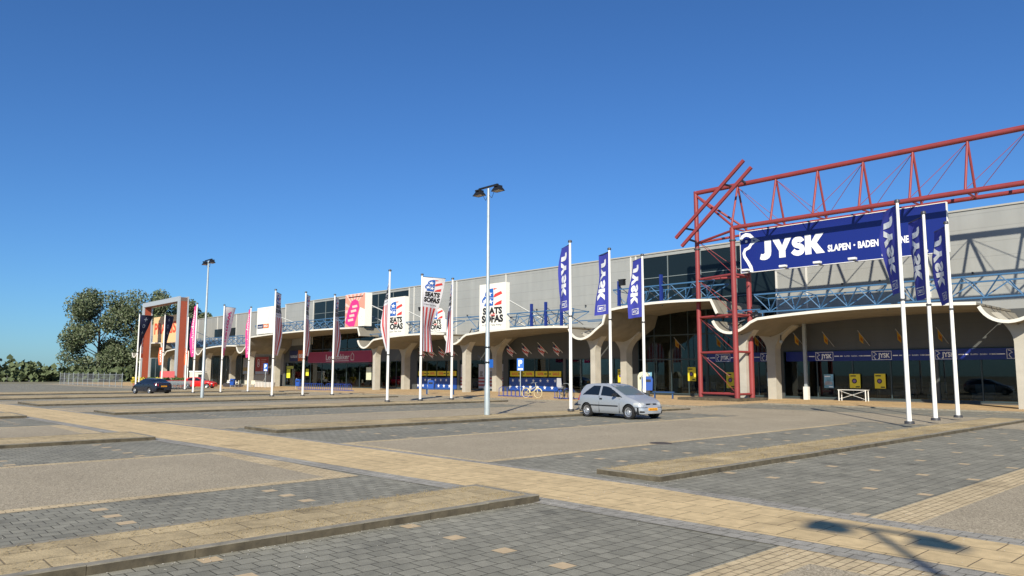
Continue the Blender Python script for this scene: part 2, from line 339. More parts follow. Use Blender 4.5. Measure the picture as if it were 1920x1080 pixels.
def goose(w=1.0, h=1.0):
    """white goose outline in a box 0..1.45 by 0..2.75"""
    neck = stroke([(0.0,2.32),(0.14,2.56),(0.40,2.66),(0.68,2.58),(0.92,2.36)],[0.2,0.24,0.26,0.26,0.2])
    nk = stroke([(1.0,2.02),(0.78,1.95),(0.62,1.72),(0.3,1.6),(0.2,1.38),(0.24,1.12),(0.48,0.74),(0.7,0.34),(0.76,0.0)],[0.1,0.2,0.22,0.22,0.22,0.22,0.22,0.24,0.25])
    beak = [[(0.84,2.42),(1.12,2.36),(1.45,2.12),(1.0,1.98),(0.74,1.98)]]
    return neck + nk, beak, [pol(0.42,2.18,0.09,12)], [[(0.92,2.26),(1.14,2.14),(0.95,2.1)]]
# ---------------------------------------------------------------- ground
def sheet(name, x0, x1, y0, y1, dz, mat):
    m = MB(); cuts = [x0] + [c for c in (-122.0, -42.0) if x0 < c < x1] + [x1]
    for a, b in zip(cuts, cuts[1:]):
        m.add([(a,y0,gz(a)+dz),(b,y0,gz(b)+dz),(b,y1,gz(b)+dz),(a,y1,gz(a)+dz)], [(0,1,2,3)])
    return stuff(m.build(name, mat))
m = MB(); xs = [-2500,-400,-122,-42,60,2500]
for a, b in zip(xs, xs[1:]): m.add([(a,-600,gz(a)-0.02),(b,-600,gz(b)-0.02),(b,2500,gz(b)-0.02),(a,2500,gz(a)-0.02)], [(0,1,2,3)])
stuff(m.build('ground', ROADM))
sheet('parking_bays', -160, 60, -60, 44.5, 0.0, PAVER)
def ip(tb, x):
    if x <= tb[0][0]: return tb[0][1]
    for (a, p), (b, q) in zip(tb, tb[1:]):
        if x <= b: t = (x-a)/(b-a); t = t*t*(3-2*t)*.3 + t*.7; return p + (q-p)*t
    return tb[-1][1]
WLO = [(-160,5.2),(-60,6.2),(-40,6.8),(-25,7.3),(-17,7.85),(-12,8.08),(-8,8.32),(-3,8.42),(60,8.42)]
WHI = [(-160,7.2),(-60,8.3),(-40,9.1),(-30,9.6),(-22,10.15),(-12,10.42),(-8,10.4),(-3.7,9.95),(60,9.9)]
def wy0(x): return ip(WLO, x)
def wy1(x): return ip(WHI, x)
WY0, WY1 = 8.3, 10.0                     # tan walkway between its grey edgings
# asphalt lanes run towards the building, one per period
lanes = [(-3.62, 3.6), (-17.75, -12.45), (-30.3, -25.5), (-44.6, -39.9), (-58.8, -54.2), (-74.5, -69.5), (-90, -85)]
lm = MB(); bm_ = MB()
def lsheet(mb, x0, x1, y0, y1, dz):
    cuts = [x0] + [c for c in (-122.0, -42.0) if x0 < c < x1] + [x1]
    for a, b in zip(cuts, cuts[1:]): mb.add([(a,y0,gz(a)+dz),(b,y0,gz(b)+dz),(b,y1,gz(b)+dz),(a,y1,gz(a)+dz)], [(0,1,2,3)])
for x0, x1 in lanes:
    e = 0.28 if x0 != -3.62 else 0.58
    xm = (x0+x1)/2
    for y0, y1, c0, c1 in ((-60, wy0(xm)-.95, False, True), (wy1(xm)+.45, 30.5, True, False)):
        lsheet(lm, x0, x1, y0, y1, 0.004)
        ya, yb = (y0, y1 + 0.55) if c1 else (y0 - 0.3, y1 - 1.5)
        lsheet(bm_, x0 - e, x0, ya, yb, 0.004); lsheet(bm_, x1, x1 + e, ya, yb, 0.004)
        if c1: lsheet(bm_, x0, x1, y1, y1 + 0.55, 0.004)
        if c0: lsheet(bm_, x0, x1, y0 - 0.3, y0, 0.004)
lsheet(lm, -160, -23.0, 30.5, 36.2, 0.004); lsheet(lm, -23.0, 60, 30.5, 37.1, 0.004)
stuff(lm.build('asphalt_lanes', ASPH)); stuff(bm_.build('tan_lane_edging', BRICK))
def wstrip(mb, flo, fhi, dz):
    xs_ = [-160+i*2.0 for i in range(111)]
    for a, b in zip(xs_, xs_[1:]): mb.add([(a,flo(a),gz(a)+dz),(b,flo(b),gz(b)+dz),(b,fhi(b),gz(b)+dz),(a,fhi(a),gz(a)+dz)], [(0,1,2,3)])
wm = MB(); wstrip(wm, wy0, wy1, 0.0085); stuff(wm.build('walkway', SLAB))
wb = MB(); wstrip(wb, lambda x: wy0(x)-.42, wy0, 0.0075); wstrip(wb, wy1, lambda x: wy1(x)+(.22 if x < -6 else .4), 0.0075); stuff(wb.build('walkway_edging', BAND))
lsheet2 = MB(); lsheet(lsheet2, -23.2, 60, 37.1, 37.22, 0.006); stuff(lsheet2.build('lane_edge_line', BRICK))
# sidewalk in front of the shops, raised with a kerb; grey bays cut into it on the right
sw = MB()
def raised(mb, x0, x1, y0, y1, h, seg=()):
    cuts = [x0] + [c for c in (-122.0, -42.0) if x0 < c < x1] + [x1]
    for a, b in zip(cuts, cuts[1:]):
        za, zb = gz(a), gz(b)
        mb.add([(a,y0,za-.1),(b,y0,zb-.1),(b,y1,zb-.1),(a,y1,za-.1),(a,y0,za+h),(b,y0,zb+h),(b,y1,zb+h),(a,y1,za+h)],
               [(4,5,6,7),(0,1,5,4),(1,2,6,5),(2,3,7,6),(3,0,4,7)])
raised(sw, -170, -23.5, 36.35, 53.0, 0.055); raised(sw, -23.5, 60, 43.1, 53.0, 0.055)
stuff(sw.build('sidewalk', WALKB))
kb = MB(); raised(kb, -170, -23.5, 36.2, 36.35, 0.07); raised(kb, -23.5, -23.38, 36.35, 43.1, 0.07); raised(kb, -23.38, 60, 42.95, 43.1, 0.07)
stuff(kb.build('sidewalk_kerb', KTOP))
# kerbed islands (kerb face looks at the camera)
kr = MB(); kt = MB(); it = MB()
H = 0.10
def island(x0, x1, y0, y1):          # x1 = kerb line nearest the camera
    k = 0.12; zz = gz(x1)
    for (a, b, c, d) in ((x1-k, x1, y0, y1), (x0, x0+0.1, y0, y1), (x0+0.1, x1-k, y0, y0+k), (x0+0.1, x1-k, y1-k, y1)):
        n = max(1, int((d-c)/1.0)) if b - a < 0.2 else 1
        for i in range(n):          # 1 m kerb stones, each a hair out of line
            j = rnd.uniform(-.004, .004); c0 = c + (d-c)*i/n; c1 = c + (d-c)*(i+1)/n
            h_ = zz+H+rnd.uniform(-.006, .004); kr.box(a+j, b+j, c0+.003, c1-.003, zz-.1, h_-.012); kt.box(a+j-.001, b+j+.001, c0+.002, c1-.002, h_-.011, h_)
    it.box(x0+0.1, x1-k, y0+k, y1-k, zz-.1, zz+H-0.006)
ISLS = [(-9.45,-8.0), (-24.6,-22.25), (-39.4,-36.1), (-54.0,-48.6), (-69.0,-62.8), (-84.2,-77.5)]
for i, (a, b) in enumerate(ISLS):
    island(a, b, -60, wy0(b)-.28); island(a, b, wy1(b)+.62, 36.0 if i == 0 else 33.4)
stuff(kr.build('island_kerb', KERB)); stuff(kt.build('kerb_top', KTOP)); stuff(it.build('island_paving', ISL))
# tan tiles that mark the bays: rows of four across the bays every 2.46 m
mt = MB()
def tiles(xs_, ys_):
    for y in ys_:
        for x in xs_:
            j = rnd.uniform(-.012, .012); s = 0.102; z = gz(x) + 0.003
            if wy0(x) - .6 < y < wy1(x) + .45: continue
            mt.add([(x-s+j,y-s,z),(x+s+j,y-s,z),(x+s+j,y+s,z),(x-s+j,y+s,z)], [(0,1,2,3)])
ys0 = [3.12 + 2.475*i for i in range(-12, 13)]
tiles([-7.82+.86*i for i in range(5)], ys0); tiles([-9.78-.62*i for i in range(4)], [y-.05 for y in ys0])
for x1 in (-22.0, -35.8, -48.3, -62.5): tiles([x1+.25+.86*i for i in range(5)], ys0)
for x0 in (-24.85,): tiles([x0], ys0)
tiles([-22.9+2.5*0, ], [])
for y in (39.0, 40.2, 41.4, 42.4): tiles([-20.6+2.5*i for i in range(14)], [y])
stuff(mt.build('bay_marking_tiles', M('tan_marker_tile', (0.52, 0.39, 0.23), 0.8, noise=0.12, nscale=9)))
# loose grit, leaves and paper specks on the nearest paving
gr = MB()
for _ in range(900):
    x = rnd.uniform(-14, -2.2); y = rnd.uniform(1.5, 20)
    if rnd.random() < .35: x = -7.97 + abs(rnd.gauss(0, .12))
    s = rnd.uniform(.004, .013); a = rnd.uniform(0, 3.1); z = .008
    gr.add([(x+s*math.cos(a+t), y+s*math.sin(a+t), z + .006*(k % 2)) for k, t in enumerate((0, 1.7, 3.1, 4.6))], [(0,1,2,3)])
stuff(gr.build('grit', M('pale_grit', (0.55, 0.52, 0.46), 0.9)), 'stuff')
wdm = MB()       # dry weeds along the kerbs and joints
for _ in range(9000):
    a, b = ISLS[rnd.choice((0,0,0,1,1,2))]
    y = rnd.uniform(-1, 30)
    if wy0(b)-.3 < y < wy1(b)+.65: continue
    x = (b - rnd.uniform(.12, .6)) if rnd.random() < .45 else (a + rnd.uniform(.0, .5)); z = gz(x) + H - .01
    for _k in range(3):
        t = rnd.uniform(0, 6.3); l_ = rnd.uniform(.01, .035); w_ = .006
        wdm.add([(x-w_,y,z),(x+w_,y,z),(x+l_*math.cos(t)*.7,y+l_*math.sin(t)*.7,z+l_)], [(0,1,2)])
stuff(wdm.build('dry_weeds', M('dry_weed', (0.30, 0.235, 0.125), 0.9)), 'stuff')

# ---------------------------------------------------------------- main retail building
FY = 52.0; RT = 12.0
bd = thing('retail_building', 'long grey metal-clad shopping hall with flat roof, dark glazing and the shop fronts', 'building', (-30, FY, 0))
def W(mb): # world-coordinate mesh put under an empty
    return mb
def bp(mb, name, mat, parent=bd, smooth=None):
    p = parent
    while p.parent: p = p.parent
    o = mb.build(name, mat, parent, smooth)
    ox, oy, oz = (p.location if parent is p else (0, 0, 0))
    if parent is p: o.location = (-ox, -oy, -oz)
    return o
XL, XR = -106.0, 14.0
# upper cladding with two openings filled by dark glazing
wl = MB()
UW = [(-97.2, -73.9, 7.3, 11.72), (-39.75, -27.0, 6.9, 11.72)]
xs = [XL] + [v for u in UW for v in u[:2]] + [XR]
for i in range(0, len(xs), 2): wl.box(xs[i], xs[i+1], FY, FY+0.3, 5.75, RT)
for a, b, z0, z1 in UW: wl.box(a, b, FY, FY+0.3, z1, RT)
wl.box(XL, XL+0.3, FY+.3, FY+40, -.5, RT); wl.box(XR-.3, XR, FY+.3, FY+40, -.5, RT); wl.box(XL+.3, XR-.3, FY+39.7, FY+40, -.5, RT)
wl.box(-81.1, -73.9, FY, FY+.3, 5.75, 7.299)
bp(wl, 'wall', CLAD)
bp(MB().box(XL+.3, XR-.3, FY+.3, FY+39.7, RT-.5, RT-.3), 'roof', GREY)
cp = MB().box(XL-.06, XR+.06, FY-.07, FY+.36, RT+.002, RT+.11); bp(cp, 'coping', COPE)
tr = MB()
for x in (-105.9,-97.3,-89.0,-73.8,-72.8,-64.7,-56.6,-48.5,-40.4,-39.85,-26.9,-24.6,-16.5,-8.4,-0.3,7.8):
    if any(a+.2 < x < b-.2 for a, b, *_ in UW): continue
    tr.box(x-.07, x+.07, FY-.05, FY-.002, 5.8, RT-.003)
build_each(tr, 'panel_joint_trim', TRIM, bd, None, (30, -FY, 0))
for a, b, z0, z1 in UW:
    w_ = bp(MB().box(a+.03, b-.03, FY+.06, FY+.12, z0, z1-.003), 'upper_window', DGLASS)
    mm = MB(); n = round((b-a)/3.15)
    for i in range(1, n): x = a + (b-a)*i/n; mm.box(x-.035, x+.035, FY, FY+.058, z0, z1-.01)
    for z in (z0+(z1-z0)*.63, z0+(z1-z0)*.2): mm.box(a+.05, b-.05, FY+.01, FY+.05, z-.03, z+.03)
    mm.build('mullion', MULL, w_)
hk = MB()
for x in [-62.7,-59.0,-52.0,-47.8,-45.6,-43.5,-22.0,-19.5,-14.0]: hk.box(x-.04, x+.04, FY-.2, FY-.05, 8.0, 8.12)
build_each(hk, 'wall_fixing', DARKM, bd, None, (30, -FY, 0))
# lower wall and shop fronts
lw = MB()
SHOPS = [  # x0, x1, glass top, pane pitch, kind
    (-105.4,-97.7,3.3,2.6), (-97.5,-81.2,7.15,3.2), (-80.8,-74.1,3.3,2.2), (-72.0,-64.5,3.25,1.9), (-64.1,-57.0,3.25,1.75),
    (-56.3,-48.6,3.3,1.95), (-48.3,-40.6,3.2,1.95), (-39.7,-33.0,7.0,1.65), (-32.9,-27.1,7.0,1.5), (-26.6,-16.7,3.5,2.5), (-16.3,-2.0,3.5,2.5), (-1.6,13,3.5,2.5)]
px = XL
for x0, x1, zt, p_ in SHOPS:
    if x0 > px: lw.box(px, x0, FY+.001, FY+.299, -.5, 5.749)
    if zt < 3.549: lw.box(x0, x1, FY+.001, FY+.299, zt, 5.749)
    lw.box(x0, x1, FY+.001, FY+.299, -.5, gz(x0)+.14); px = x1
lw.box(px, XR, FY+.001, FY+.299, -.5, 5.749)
bp(lw, 'lower_wall', CLAD_SHADE)
# tall glazed bays: the upper wall is behind them, so give them their own dark back
for x0, x1, zt, p_ in SHOPS:
    y = FY - .03 if zt > 5 else FY + .1
    zb = gz(x0) + .145
    w_ = bp(MB().box(x0+.02, x1-.02, y, y+.02, zb, zt-.005), 'shop_window', GLASS)
    fr = MB(); n = max(1, round((x1-x0)/p_))
    for i in range(n+1):
        x = x0 + (x1-x0)*i/n; fr.box(x-.035, x+.035, y-.05, y+.06, zb, zt-.006)
    for z in ([zb+.06, zt-.05] + ([3.0, 5.0] if zt > 5 else [])): fr.box(x0, x1, y-.045, y+.055, z-.05, z+.05)
    fr.build('frame', FRAME, w_)
# dim interior
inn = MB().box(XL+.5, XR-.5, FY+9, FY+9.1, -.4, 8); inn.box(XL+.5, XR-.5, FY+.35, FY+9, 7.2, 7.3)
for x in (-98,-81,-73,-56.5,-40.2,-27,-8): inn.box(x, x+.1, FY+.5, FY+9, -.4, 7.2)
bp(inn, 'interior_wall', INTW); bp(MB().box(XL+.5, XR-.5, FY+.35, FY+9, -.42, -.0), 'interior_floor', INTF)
goods = [MB(), MB(), MB(), MB()]
for x0, x1, zt, p_ in SHOPS:
    x = x0 + .4
    while x < x1 - .6:
        w0 = rnd.uniform(.5, 1.4); h0 = rnd.uniform(.4, 1.6); y0 = FY + rnd.uniform(.8, 5)
        k = goods[rnd.randrange(4)]; k.box(x, x+w0, y0, y0+.6, 0, h0*.45); k.box(x, x+w0, y0+.45, y0+.6, h0*.45+.002, h0)
        x += w0 + rnd.uniform(.1, .9)
for g_, c in zip(goods, ((.45,.42,.36),(.16,.10,.07),(.20,.24,.28),(.5,.5,.5))):
    bp(g_, 'shop_goods', M('shop_goods_%d' % int(c[0]*100), c, 0.8))
# wall seen inside the tall bays behind the glass
# ---- signs on the building
def signbox(name, label, x0, x1, z0, z1, y, d, mat, cat='sign', group=None, edge=None):
    t = thing(name, label, cat, ((x0+x1)/2, y, z0), 0, group)
    ox = (x0+x1)/2
    MB().box(x0-ox, x1-ox, 0, d, 0, z1-z0).build('panel', mat, t)
    if edge:
        e = MB(); L = x1-x0; hh = z1-z0; a = x0-ox
        for q in ((a-.04, a, -.02, d+.02, -.04, hh+.04), (-a, -a+.04, -.02, d+.02, -.04, hh+.04), (a, -a, -.02, d+.02, -.04, 0-.001), (a, -a, -.02, d+.02, hh+.001, hh+.04)): e.box(*q)
        e.build('frame', edge, t)
    return t, frontsurf(x0-ox, 0, 0)
t, sf = signbox('shop_sign', 'wide magenta shop sign with white furniture-store name above the tall glass front', -97.5, -81.3, 3.2, 4.58, FY-.45, .3, MAG, edge=M('pink_sign_edge', (0.5, .12, .2), .5))
art('lettering', LWH, [text2d('LeenBakker', .72, .0, 6.1, 'L', 5.0, .36)], sf, .01, t)
art('house_emblem', LWH, stroke([(11.5,.25),(11.5,.85),(11.85,1.2),(12.2,.85),(12.2,.25),(11.5,.25)], .07) + [rect(5.0,.14,11.0,.19)], sf, .012, t)
t, sf = signbox('shop_sign', 'small navy and orange bed shop sign on the wall left of the magenta sign', -103.6, -98.8, 3.45, 5.0, FY-.25, .2, NAVP)
art('orange_half', ORNG, [rect(2.6,0,4.8,1.55)], sf, .006, t); art('lettering', LWH, [text2d('totaal', .5, .0, 2.1, 'L', .3, .5), text2d('BED', .55, .02, 1.8, 'L', 2.85, .48)], sf, .012, t)
t, sf = signbox('wall_poster', 'large dark red poster with white round emblem hung on the wall by the outdoor seats', -115.2, -110.5, 1.5, 4.2, FY-.25, .12, REDP, 'poster', edge=GREY)
art('emblem', LWH, stroke([(1.1+.45*math.cos(a*.449), 1.75+.6*math.sin(a*.449)) for a in range(15)], .09) + [rect(1.02,1.45,1.18,2.0)], sf, .01, t)
art('text_lines', M('pale_red_print', (.6,.3,.28), .6), [rect(2.1,2.2-.32*i,3.9-(i % 3)*.3,2.3-.32*i) for i in range(6)], sf, .01, t); art('bottom_strip', LGY, [rect(.05,.05,4.6,.45)], sf, .011, t)
t, sf = signbox('wall_poster', 'narrow black and white poster with ochre band hung left of the dark red poster', -119.8, -115.9, 1.5, 4.1, FY-.25, .12, M('ochre_print', (.35,.25,.1), .6), 'poster', edge=GREY)
art('print', PHOTG, [rect(.1,1.1,3.8,2.5)], sf, .01, t); art('bottom_strip', LGY, [rect(.05,.05,3.8,.5)], sf, .01, t)
# starry window film, sale strips and posters of the sofa shop
def starfilm(x0, x1, side):
    t = thing('window_film', 'blue window film with two rows of white stars on the %s sofa shop window' % side, 'window film', (x0, FY+.02, gz(x0)+.19)); L = x1-x0
    MB().box(0, L, 0, .02, 0, 1.25).build('film', STARB, t); sf = frontsurf(0, 0, 0)
    st = [];
    for i in range(int(L/.98)): st += [star(.55+i*.98, .98, .2), star(.1+.45+i*.98-.4, .33, .23)]
    art('stars', LWH, st, sf, .008, t); return t
starfilm(-71.9, -64.6, 'left'); starfilm(-56.1, -48.8, 'right')
k = 0
wherel = ['far left', 'second', 'third', 'last']
for x0, sd in ((-71.9, 'left'), (-56.1, 'right')):
    for i in range(4):
        t, sf = signbox('sale_strip', '%s of four yellow sale strips above the %s starry window film' % (wherel[i], sd), x0+.12+i*1.82, x0+1.75+i*1.82, 1.5, 2.02, FY+.03, .015, YEL, 'poster', 'sale strips above the starry film')
        art('lettering', ERED, [text2d('SALE' if i in (0, 3) else '50%', .26, .02, .85, 'C', .95 if i % 2 else .7, .14)], sf, .006, t)
        art('small_text', INK, [rect(.06,.2,.28,.3)] if i % 2 else [rect(1.2,.2,1.55,.3)], sf, .006, t)
for x, lb in ((-55.2, 'left yellow poster with orange print hanging inside the right sofa shop window'), (-51.6, 'yellow poster beside the mullion hanging inside the right sofa shop window')):
    t, sf = signbox('hanging_poster', lb, x, x+1.15, 2.15, 3.15, FY+.4, .02, M('old_yellow', (.5,.4,.1), .7), 'poster', 'yellow posters hanging in the sofa shop')
    art('print', M('orange_haze', (.5,.17,.05), .7), [rect(.15,.35,1.0,.9), rect(.2,.1,.9,.25)], sf, .006, t)
t, sf = signbox('hanging_poster', 'orange picture poster hanging inside the left sofa shop window', -69.8, -68.3, 2.2, 3.1, FY+.4, .02, M('orange_dim', (.45,.16,.07), .7), 'poster')
bx = [-64.0, -61.35, -59.9, -57.1, -56.95]
for i, x in enumerate([-63.9, -60.9, -59.3, -57.5]):
    t, sf = signbox('door_banner', ['leftmost', 'second from left', 'third from left', 'rightmost'][i] + ' tall striped door sticker with grey picture at the sofa shop entrance', x, x+.95, .22, 2.75, FY+.03, .015, M('pale_grey_print', (.42,.43,.47), .6), 'poster', 'striped stickers on the sofa shop doors')
    art('stripes', REDP, [rect(0,.25+.36*j,.95,.43+.36*j) for j in range(3)], sf, .006, t); art('lettering', INK, [rect(.2,1.25+.2*j,.2+.5-(j % 2)*.1,1.36+.2*j) for j in range(3)], sf, .006, t)
# blue shop band
def band(x0, x1, logos, lb):
    t, sf = signbox('shop_band', lb, x0, x1, 2.74, 3.42, FY-.14, .12, SGB, 'sign', 'blue bands above the shop windows')
    wh = []; 
    for lx in logos:
        u = lx - x0; wh += [rect(u,.05,u+1.25,.075), rect(u,.6,u+1.25,.625), rect(u,.075,u+.025,.6), rect(u+1.225,.075,u+1.25,.6), text2d('JYSK', .3, .03, .75, 'L', u+.4, .2)]
        wh += stroke([(u+.08,.56),(u+.2,.52),(u+.3,.42),(u+.14,.34),(u+.12,.26),(u+.2,.14),(u+.24,.07)], .035)
        if u - .75 > 0: wh += [rect(u-.5,.3,u-.08,.36), rect(u-.75,.3,u-.6,.36)]
        if u + 3.3 < x1-x0: wh += [rect(u+1.33,.3,u+1.65,.36), rect(u+1.72,.3,u+1.9,.36), text2d('SLAPEN · BADEN · WONEN', .085, .01, 1.45, 'L', u+2.0, .29)]
    art('lettering', LWH, wh, sf, .008, t)
band(-32.9, -27.1, (-32.1, -28.3), 'short blue shop band with white goose logos left of the thick cream column')
band(-26.3, -2.2, (-24.1, -20.25, -16.4, -12.5, -8.7, -4.9), 'long blue shop band with white goose logos over the right-hand shop windows')
def poster(x, z, w_, h_, mat, kind, lb, y=FY-.04, grp='posters in the shop windows'):
    t, sf = signbox('window_poster', lb, x, x+w_, z, z+h_, y, .012, mat, 'poster', grp)
    if kind == 'y':
        art('price_print', INK, [rect(.1*w_,.82*h_,.6*w_,.9*h_), pol(.45*w_,.5*h_,.24*w_,14), rect(.55*w_,.05*h_,.92*w_,.13*h_)], sf, .006, t)
        art('picture', M('violet_print', (.2,.12,.3), .6), [pol(.45*w_,.5*h_,.15*w_,12)], sf, .01, t)
    elif kind == 'b':
        art('picture', PHOTG, [[(.05*w_,.2*h_),(.9*w_,.25*h_),(.85*w_,.45*h_),(.3*w_,.5*h_),(.1*w_,.4*h_)]], sf, .006, t); art('caption', LWH, [rect(.08*w_,.8*h_,.7*w_,.88*h_), rect(.5*w_,.06*h_,.92*w_,.12*h_)], sf, .006, t)
    return t
poster(-23.62,.88,.66,.95,PHOTO,'b','pale blue picture poster in the window just right of the grey steel post')
poster(-21.85,.9,.72,.95,YEL,'y','left of the two yellow posters in the right-hand shop window, above the white folding table')
poster(-20.2,.9,.7,.97,YEL,'y','right of the two yellow posters in the right-hand shop window')
poster(-27.9,.95,.62,1.0,PHOTO,'b','blue picture poster just left of the thick cream column')
poster(-38.9,1.0,.6,.95,PHOTO,'b','pale blue picture poster on the left entrance door', FY-.1)
poster(-34.75,1.25,.75,1.1,YEL,'y','bright yellow poster on the right entrance door by the red tower', FY-.1)
poster(-31.3,.75,.75,1.2,YEL,'y','faded yellow poster behind the bars of the red tower')
poster(-42.0,1.05,.55,1.15,YEL,'y','dim yellow poster in the dark window left of the blue entrance')
poster(-104.8,1.0,1.1,1.3,M('acid_yellow',(.75,.75,.05),.6),'','square yellow sticker low on the bed shop window')
poster(-104.9,2.35,2.2,.4,M('olive_print',(.4,.42,.08),.6),'','long olive yellow strip across the bed shop window')
poster(-98.9,1.35,.85,.95,M('acid_yellow2',(.75,.75,.05),.6),'','small round-looking yellow sticker at the right end of the bed shop window')
poster(-82.9,.9,1.2,1.6,M('pale_leaf_print',(.6,.62,.45),.6),'','pale cream notice at the right end of the magenta shop front')

# ---------------------------------------------------------------- lower building on the left
b2 = thing('warehouse', 'lower ribbed grey hall continuing to the left of the shopping hall', 'building', (-130, FY, -.4))
def b2p(mb, name, mat): o = mb.build(name, mat, b2); o.location = (130, -FY, .4); return o
b2p(MB().box(-168, -106.1, FY+.05, FY+40, -.6, 11.5), 'wall', CLADV); b2p(MB().box(-168.1, -106.1, FY-.03, FY+.3, 11.502, 11.62), 'coping', COPE)
jt = MB()
for x in (-115.4,-124,-132,-141,-150): jt.box(x-.1, x+.1, FY, FY+.048, 6.5, 11.49)
build_each(jt, 'panel_joint_trim', TRIM, b2, None, (130, -FY, .4))
b2p(MB().box(-133, -124, FY-.02, FY+.04, 7.8, 9.3), 'strip_window', DGLASS)
b2p(MB().box(-166, -119.9, FY-.03, FY+.04, -.35, 4.6), 'shop_window', DGLASS); b2p(MB().box(-110, -106.4, FY-.03, FY+.04, -.3, 1.4), 'shop_door', FRAME)
pn = MB()
for i in range(16): pn.box(-166+i*3-.06, -166+i*3+.06, FY-.08, FY-.032, -.3, 4.6)
b2p(pn, 'mullion', MULL)

# ---------------------------------------------------------------- concrete canopy
EY, BY = 45.2, 51.95
cn = thing('concrete_canopy', 'cream concrete canopy with curved troughs over its columns along the whole shop front', 'canopy', (-56.7, 46, 0))
def cp_(mb, name, mat, parent=cn, smooth=None):
    o = mb.build(name, mat, parent, smooth)
    if parent is cn: o.location = (56.7, -46, 0)
    return o
COLS = [-154.5, -138.3, -122.0, -105.9, -72.7, -56.7, -40.2, -26.75, -10.6, 5.6]
def shell(pts, th=0.175):
    """open profile in XZ -> thick slab; lip (fascia) and slab as separate meshes"""
    top = pts; bot = []
    for i, (x, z) in enumerate(pts):
        a = pts[max(0, i-1)]; b = pts[min(len(pts)-1, i+1)]; dx, dz = b[0]-a[0], b[1]-a[1]; k = math.hypot(dx, dz)
        bot.append((x + dz/k*th, z - dx/k*th))
    m = MB(); n = len(top)
    vs_ = [(x,EY+.1,z-.04) for x, z in top] + [(x,EY+.1,z+.02) for x, z in bot] + [(x,BY,z-.04) for x, z in top] + [(x,BY,z+.02) for x, z in bot]
    fs = []
    for i in range(n-1):
        fs += [(i, i+1, n+i+1, n+i), (2*n+i, 2*n+i+1, 3*n+i+1, 3*n+i), (i, i+1, 2*n+i+1, 2*n+i), (n+i, n+i+1, 3*n+i+1, 3*n+i)]
    fs += [(0, n, 3*n, 2*n), (n-1, 2*n-1, 4*n-1, 3*n-1)]
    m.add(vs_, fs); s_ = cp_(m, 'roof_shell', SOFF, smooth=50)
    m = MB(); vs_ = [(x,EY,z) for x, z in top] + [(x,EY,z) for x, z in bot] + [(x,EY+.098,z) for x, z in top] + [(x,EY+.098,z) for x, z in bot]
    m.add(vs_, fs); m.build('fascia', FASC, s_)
def curve(p0, p1, p2, n=7):
    return [((1-t)**2*p0[0]+2*t*(1-t)*p1[0]+t*t*p2[0], (1-t)**2*p0[1]+2*t*(1-t)*p1[1]+t*t*p2[1]) for t in [i/n for i in range(n+1)]]
def dedupe(p):
    o = [p[0]]
    for q in p[1:]:
        if math.hypot(q[0]-o[-1][0], q[1]-o[-1][1]) > .02: o.append(q)
    return o
TB = 4.68
def bay(c0, c1, raised=False, left_curl=True):
    p = []
    if left_curl: p += curve((c0-1.35,5.5),(c0-1.0,TB+.02),(c0-.1,TB),7)
    p += curve((c0-.1,TB),(c0+.6,TB+.02),(c0+1.35,5.3),6)
    if raised:
        p += [(c0+2.1,5.75),(c0+2.45,6.75)] + curve((c0+2.7,6.82),((c0+c1)/2,7.32),(c1-1.5,7.0),8)
        p += [(c1-1.0,6.0)]
    else:
        p += curve((c0+1.9,5.52),((c0+c1)/2,6.04),(c1-1.55,5.72),10)
    shell(dedupe(p))
for c0, c1 in zip(COLS, COLS[1:]): bay(c0, c1, c0 in (-105.9, -40.2, -154.5))
# columns: stem + flared head, one pair at each axis
def column(c, y0, y1, w, hw, zt):
    pts = [(c-w,-.6),(c+w,-.6),(c+w,3.3)] + curve((c+w,3.6),(c+w+.05,4.35),(c+hw,zt-.05),6) + [(c+hw,zt+.08)] + curve((c+hw-.25,zt+.08),(c+.6,4.75),(c,TB-.2),5) + \
          curve((c,TB-.2),(c-.6,4.75),(c-hw+.25,zt+.08),5) + [(c-hw,zt+.08)] + curve((c-hw,zt-.05),(c-w-.05,4.35),(c-w,3.6),6) + [(c-w,3.3)]
    m = MB(); pts = dedupe(pts); n = len(pts)
    bm = bmesh.new(); vv = [bm.verts.new((x, y0, z)) for x, z in pts]; fc = bm.faces.new(vv)
    r = bmesh.ops.extrude_face_region(bm, geom=[fc]); bmesh.ops.translate(bm, verts=[e for e in r['geom'] if isinstance(e, bmesh.types.BMVert)], vec=(0, y1-y0, 0))
    bmesh.ops.triangulate(bm, faces=[f for f in bm.faces if len(f.verts) > 4]); bm.verts.index_update()
    m.v = [tuple(v.co) for v in bm.verts]; m.f = [tuple(v.index for v in f.verts) for f in bm.faces]; bm.free()
    cp_(m, 'column', CONC)
for c in COLS:
    column(c, 46.55, 47.25, .25, 1.2, 5.12); column(c, 50.5, 51.3, .32, 1.75, 5.25)
# wall cladding behind between canopy and glass on tall bays is left open: the glazing runs up

